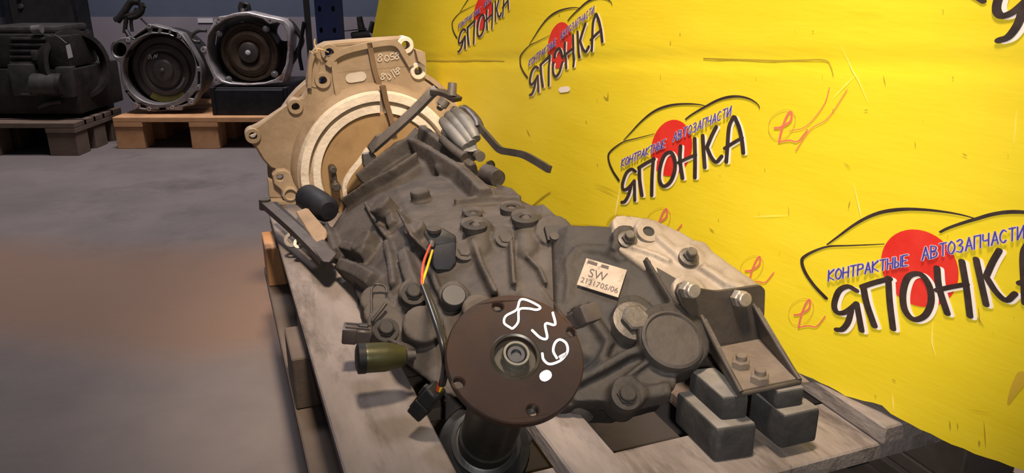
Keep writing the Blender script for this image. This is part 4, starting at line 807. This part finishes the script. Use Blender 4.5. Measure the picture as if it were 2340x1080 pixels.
for a, a2, r0, r1, m_ in ((-60, -20, .090, .098, 'bgalu'), (195, 235, .060, .066, 'bgalu'), (235, 305, .118, .150, 'conv_oil')):
    bm = bmesh.new(); F = frame(NB_); C0 = q1(562, 600) + V((0, .03, 0)); n = 16; sgn = -1
    A_ = [[C0 + F @ V((r * math.cos(t), r * math.sin(t), s)) for r, s in ((r0, -.026 if r1 > .1 else -.016), (r0, -.022 if r1 > .1 else -.010), (r1, -.024 if r1 > .1 else -.012), (r1, -.034 if r1 > .1 else -.018))] for t in [math.radians(a + (a2 - a) * i / n) for i in range(n + 1)]]
    rings_into(bm, A_); link('worn_arc', bm2me(bm, 40), m_, cv)
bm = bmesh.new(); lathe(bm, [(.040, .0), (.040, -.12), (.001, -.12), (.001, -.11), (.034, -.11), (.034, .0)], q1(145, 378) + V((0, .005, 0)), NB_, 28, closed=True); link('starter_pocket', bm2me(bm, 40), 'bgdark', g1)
for pts in ([(450, 470), (460, 425), (478, 465)], [(500, 462), (515, 425), (525, 455), (538, 420)]):
    def g_(p): return pY(240 + p[0] / 4.5, 30 + p[1] / 4.5, 3.5) + V((0, -.0, 0))
    C0 = q1(562, 600)
    link('chalk_mark', ribbon([(pts, 8)], lambda p: pp(240 + p[0] / 4.5, 30 + p[1] / 4.5, V((0, 3.533, 0)), NB_)), 'chalk', cv)
bm = bmesh.new()
for pts, r in (([(285, 75), (287, 55), (290, 35)], .010), ([(302, 72), (300, 45), (312, 20)], .008), ([(262, 45), (280, 38), (310, 30), (330, 12)], .012), ([(268, 48), (285, 25), (300, 5), (318, 4)], .016), ([(295, 40), (312, 36), (324, 24), (322, 6)], .014), ([(322, 42), (338, 58), (345, 75)], .005)): tube(bm, [pY(x, y, 3.62) for x, y in pts], r, 8)
tube(bm, [pY(288, 70, 3.62), pY(305, 100, 3.60), pY(320, 120, 3.60)], .01, 8)
link('selector_linkage', bm2me(bm, 60), 'engine', g1)
# second gearbox, squarish thin bright rim over a black crate
q2 = bgf(3.50, 430, 0, 4.0)
cr = thing('crate', q2(560, 1050), 'black crate on the orange-brown pallet under the thin-rimmed gearbox', 'crate')
Zc0 = .1445; A = q2(215, 790); B = q2(920, 790); zt = A.z
for nm, a, b in (('side', (A.x, 3.47, Zc0), (A.x + .02, 3.92, zt)), ('side', (B.x - .02, 3.47, Zc0), (B.x, 3.92, zt)), ('front_panel', (A.x + .0205, 3.47, Zc0), (B.x - .0205, 3.49, zt - .01)), ('back_panel', (A.x + .0205, 3.90, Zc0), (B.x - .0205, 3.92, zt - .01)), ('lid', (A.x + .0205, 3.4905, zt - .03), (B.x - .0205, 3.8995, zt - .004))):
    bm = bmesh.new(); box(bm, a, b); bevel(bm, .003, 1); link(nm, bm2me(bm), 'black', cr)
g2 = thing('gearbox', V((q2(540, 800).x, 3.6, zt)), 'gearbox with thin squarish bright rim and rusty round converter on a black crate', 'gearbox')
o2 = [(215, 235), (245, 175), (285, 150), (330, 150), (420, 120), (540, 108), (690, 145), (790, 165), (870, 185), (915, 225), (940, 280), (930, 430), (925, 560), (890, 690), (870, 758), (780, 762), (690, 775), (540, 785), (400, 778), (310, 762), (240, 745), (220, 690), (160, 560), (130, 460), (125, 435), (160, 430), (172, 330)]
i2 = [(335, 178), (450, 148), (560, 142), (680, 172), (725, 210), (770, 215), (810, 205), (860, 225), (900, 285), (908, 450), (890, 590), (850, 680), (790, 725), (690, 758), (540, 768), (400, 760), (310, 735), (250, 680), (195, 560), (172, 440), (182, 330), (240, 240)]
rim2 = link('bell_rim', plate([q2(*p) for p in o2], [[q2(*p) for p in reversed(i2)]], q2(0, 0), NB_, .10, .003), 'bgalu_rust', g2)
for x, y in ((278, 182), (750, 190), (140, 452), (258, 732), (845, 728)):
    bm = bmesh.new(); lathe(bm, [(.005, -.01), (.005, .003), (.0125, .003), (.013, -.01)], q2(x, y), NB_, 16, closed=True); link('bolt_boss', bm2me(bm, 40), 'bgalu_rust', rim2)
bk = [(x * .97 + 15, y * .97 + 13) for x, y in o2]
link('bell_back', plate([q2(*p) + V((0, .11, 0)) for p in bk], [[q2(815 + 78 * math.cos(a), 305 - 92 * math.sin(a)) + V((0, .11, 0)) for a in [2 * math.pi * i / 24 for i in range(24)]]], q2(0, 0) + V((0, .11, 0)), NB_, .02, 0), 'bgdark', g2)
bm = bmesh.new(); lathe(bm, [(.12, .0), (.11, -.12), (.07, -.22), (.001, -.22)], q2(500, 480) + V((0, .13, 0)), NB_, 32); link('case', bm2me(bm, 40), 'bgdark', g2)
C2_ = q2(535, 485) + V((0, .03, 0))
bm = bmesh.new(); lathe(bm, [(.130, -.07), (.130, -.012), (.126, -.004), (.114, -.002), (.108, -.010), (.100, -.008), (.092, .004), (.080, .008), (.060, .002), (.047, -.006), (.044, .006), (.040, .008), (.001, .010)], C2_, NB_, 56); cv = link('torque_converter', bm2me(bm, 25), 'conv_rust', g2)
bm = bmesh.new(); lathe(bm, [(.043, .006), (.043, .0095), (.041, .011), (.001, .013)], C2_, NB_, 36); link('hub_disc', bm2me(bm, 40), 'conv', cv)
place('centre_bolt', bolt_mesh(.008, .006, True), C2_ + V((0, -.013, 0)), NB_, 'tag', cv)
LG = bolt_mesh(.010, .008, True)
for x, y in ((282, 305), (710, 262), (366, 726), (787, 678)): place('converter_lug', LG, pY(430 + x / 4, y / 4, 3.515), NB_, 'bgalu', cv)
bm = bmesh.new(); tube(bm, [pY(x, y, 3.56) for x, y in ((472, 70), (455, 70), (441, 78), (438, 88), (446, 95), (458, 96))], .008, 10); link('hose', bm2me(bm, 60), 'engine2', g2)
bm = bmesh.new(); tube(bm, [pY(x, y, 3.66) for x, y in ((555, 30), (553, 18), (556, 6))], .018, 10); tube(bm, [pY(x, y, 3.66) for x, y in ((545, 14), (565, 10), (570, 24))], .010, 10); cyl(bm, pY(556, 24, 3.66), pY(556, 60, 3.62), .02, .02); link('breather', bm2me(bm, 60), 'engine', g2)
bm = bmesh.new(); tube(bm, [pY(x, y, 3.58) for x, y in ((658, 48), (668, 55), (680, 72), (690, 92), (680, 118), (668, 140), (655, 150))], .012, 8); link('hose', bm2me(bm, 60), 'engine', g2)
# label on the wall
bm = bmesh.new(); A = pY(453, 52, 3.998); B = pY(486, 42, 3.998); box(bm, (A.x, 3.996, A.z), (B.x, 3.9998, B.z)); top('wall_label', bm2me(bm), 'tag', 'small blank white label stuck on the grey back wall', 'label')
# blue rack upright with slots, dark rear post beside it
YR = 2.9; A = pY(722, 60, YR); B = pY(775, 60, YR); W = B.x - A.x
ru = thing('rack_upright', ((A.x + B.x) / 2, YR, 0), 'blue perforated steel rack upright behind the tan bell housing', 'rack')
F0 = (A.x, YR, 0)
holes = []
for z in [k * .075 + .03 for k in range(14)]:
    for xx, rr in ((.018, .008), (W - .018, .008)):
        c = V((A.x + xx, YR, z)); holes.append([c + V((rr * .8 * math.cos(t), 0, rr * 1.3 * math.sin(t))) for t in [2 * math.pi * i / 12 for i in range(12)]])
link('face_plate', plate([V((A.x, YR, .012)), V((B.x, YR, .012)), V((B.x, YR, 1.1)), V((A.x, YR, 1.1))], holes, V((A.x, YR, 0)), NB_, .003, 0), 'bluepaint', ru)
for x0 in (A.x, B.x - .003):
    bm = bmesh.new(); box(bm, (x0, YR + .0035, .012), (x0 + .003, YR + .08, 1.1)); link('side_plate', bm2me(bm), 'bluepaint', ru)
bm = bmesh.new(); box(bm, (A.x, YR + .0815, .012), (B.x, YR + .085, 1.1)); link('back_plate', bm2me(bm), 'bgdark', ru)
bm = bmesh.new(); box(bm, (A.x - .02, YR - .02, 0), (B.x + .02, YR + .10, .0115)); link('base_plate', bm2me(bm), 'bluepaint', ru)
A = pY(697, 60, 3.3); B = pY(711, 60, 3.3)
rp = thing('rack_post', ((A.x + B.x) / 2, 3.32, 0), 'thin dark steel post just left of the blue rack upright', 'rack')
for nm, a, b in (('flange', (A.x, 3.3, .008), (B.x, 3.304, 1.2)), ('web', (A.x, 3.3045, .008), (A.x + .004, 3.335, 1.2)), ('foot', (A.x - .02, 3.28, 0), (B.x + .02, 3.35, .0075))):
    bm = bmesh.new(); box(bm, a, b); link(nm, bm2me(bm), 'bgdark', rp)
bm = bmesh.new(); tube(bm, [V((A.x - .002, 3.30, pY(700, 50, 3.3).z)), pY(690, 80, 3.31), pY(684, 120, 3.32), pY(690, 160, 3.33)], .008, 8); link('cable', bm2me(bm, 60), 'black', rp)
# dark casing with a lever showing between rack and sheet
A = pY(783, 70, 3.25); B = pY(858, 84, 3.25)
dk = thing('gearbox', ((A.x + B.x) / 2, 3.35, 0), 'dark casing with upright lever between the blue rack upright and the yellow sheet', 'gearbox')
bm = bmesh.new(); hull(bm, [V((x, y, z)) for x, y, z in ((A.x, 3.25, 0), (B.x + .1, 3.25, 0), (A.x, 3.5, 0), (B.x + .1, 3.5, 0), (A.x + .02, 3.27, A.z - .06), (B.x + .08, 3.27, A.z - .05), (A.x + .03, 3.45, A.z - .05), (B.x + .06, 3.45, A.z - .04))]); bevel(bm, .02, 2); link('case', bm2me(bm, 50), 'engine', dk)
bm = bmesh.new(); hull(bm, [pY(x, y, Y) for x, y in ((800, 74), (840, 68), (852, 90), (805, 95)) for Y in (3.28, 3.40)]); bevel(bm, .01, 2); link('top_cover', bm2me(bm, 50), 'engine', dk)
bm = bmesh.new(); hull(bm, [pY(x, y, Y) for x, y in ((784, 70), (838, 64), (838, 68), (784, 72)) for Y in (3.28, 3.36)]); link('tray', bm2me(bm), 'engine', dk)
bm = bmesh.new(); tube(bm, [pY(828, 72, 3.32), pY(824, 55, 3.32), pY(821, 38, 3.32)], lambda t: .016 - .004 * t, 10); link('lever', bm2me(bm, 60), 'engine', dk)
bm = bmesh.new(); tube(bm, [pY(846, 74, 3.32), pY(850, 60, 3.32), pY(853, 50, 3.32)], .012, 10); link('lever', bm2me(bm, 60), 'engine', dk)
# grimy engine at the far left
q3 = bgf(3.36, 0, 0, 3.0)
en = thing('engine', V((q3(250, 800).x, 3.5, .144)), 'grimy dark engine with cylinder and white tag on the pallet at far left', 'engine')
def eb(name, x0, y0, x1, y1, d0, d1, m, bv_=.008):
    a = pY(x0 / 3, y1 / 3, 3.36); b = pY(x1 / 3, y0 / 3, 3.36); bm = bmesh.new(); box(bm, (a.x, 3.36 + d0, max(a.z, .1445)), (b.x, 3.36 + d1, b.z)); bevel(bm, bv_, 2); return link(name, bm2me(bm, 50), m, en)
eb('block', -300, 480, 480, 790, .03, .42, 'engine'); eb('cylinder_head', -260, 240, 300, 480, .05, .40, 'engine', .02)
for i in range(5): eb('fin', 30, 262 + i * 42, 290, 280 + i * 42, .035, .06, 'engine2', .003)
eb('head_cover', -200, 190, 290, 240, .08, .36, 'engine2', .012); eb('bracket', 90, 440, 210, 660, .0, .04, 'engine2'); eb('bracket', 315, 250, 420, 470, .03, .25, 'engine')
eb('pipe_flange', 150, 640, 260, 656, -.01, .03, 'engine2', .003); eb('mount', 410, 460, 470, 670, .0, .06, 'engine2'); eb('clamp', 200, 350, 225, 420, .02, .05, 'engine2', .004); eb('oil_pan', -280, 700, 420, 800, .05, .40, 'engine', .02)
bm = bmesh.new(); A = pY(80, 193, 3.37); cyl(bm, A, A + V((.11, 0, 0)), .048, .048, 28); link('starter_motor', bm2me(bm, 40), 'engine2', en)
bm = bmesh.new(); cyl(bm, A + V((.11, 0, 0)), A + V((.13, 0, 0)), .052, .050, 28); link('starter_band', bm2me(bm, 40), 'engine', en)
bm = bmesh.new(); cyl(bm, pY(75, 68, 3.40), pY(95, 66, 3.40), .018, .018, 18); link('filler_cap', bm2me(bm, 40), 'bgalu', en)
bm = bmesh.new(); lathe(bm, [(.150, .0), (.150, .05), (.130, .05), (.130, 0)], pY(165, 148, 3.5), V((.85, -.5, .1)), 40, closed=True); fw = link('flywheel_ring', bm2me(bm, 40), 'engine', en)
bm = bmesh.new(); tube(bm, [pY(118, 78, 3.36), pY(135, 86, 3.35), pY(152, 100, 3.34)], .004, 8); link('cable', bm2me(bm, 60), 'engine2', en)
bm = bmesh.new(); hull(bm, [pY(x, y, Y) for x, y in ((150, 104), (160, 100), (167, 130), (156, 134)) for Y in (3.335, 3.338)]); link('white_tag', bm2me(bm), 'tag', en)
bm = bmesh.new(); tube(bm, [pY(90, 245, 3.37), pY(110, 236, 3.36), pY(140, 232, 3.37)], .012, 8); link('hose', bm2me(bm, 60), 'engine2', en)
# tall dark cabinet behind the engine and the black box beside it
A = pY(20, 60, 3.88); B = pY(183, 60, 3.88)
cb = thing('cabinet', ((A.x + B.x) / 2, 3.93, 0), 'tall black metal cabinet behind the grimy engine', 'cabinet')
bm = bmesh.new(); hull(bm, [V((x, y, z)) for x, z in ((A.x - .02, 0), (B.x, 0), (A.x, 1.5), (B.x, 1.5)) for y in (3.885, 3.995)]); bevel(bm, .006, 2); link('body', bm2me(bm), 'black', cb)
bm = bmesh.new(); hull(bm, [V((x, y, z)) for x, z in ((A.x + .02, .05), (B.x - .02, .05), (A.x + .03, 1.45), (B.x - .03, 1.45)) for y in (3.88, 3.884)]); link('door', bm2me(bm), 'bgdark', cb)
for z in (.60, .64):
    bm = bmesh.new(); cyl(bm, V((A.x + .08, 3.88, z)), V((A.x + .08, 3.872, z)), .012, .010); link('knob', bm2me(bm, 40), 'engine2', cb)
A = pY(178, 262, 3.73); B = pY(229, 224, 3.73); X0 = A.x
bx_ = thing('box', ((X0 + B.x) / 2, 3.78, 0), 'black plastic box on the floor between the tall black cabinet and the orange-brown pallet', 'box')
bm = bmesh.new(); box(bm, (X0 + .004, 3.795, 0), (B.x - .004, 3.86, B.z - .02)); bevel(bm, .006, 2); link('body', bm2me(bm), 'black', bx_)
bm = bmesh.new(); box(bm, (X0, 3.790, B.z - .0195), (B.x, 3.865, B.z)); bevel(bm, .004, 1); link('lid', bm2me(bm), 'black', bx_)
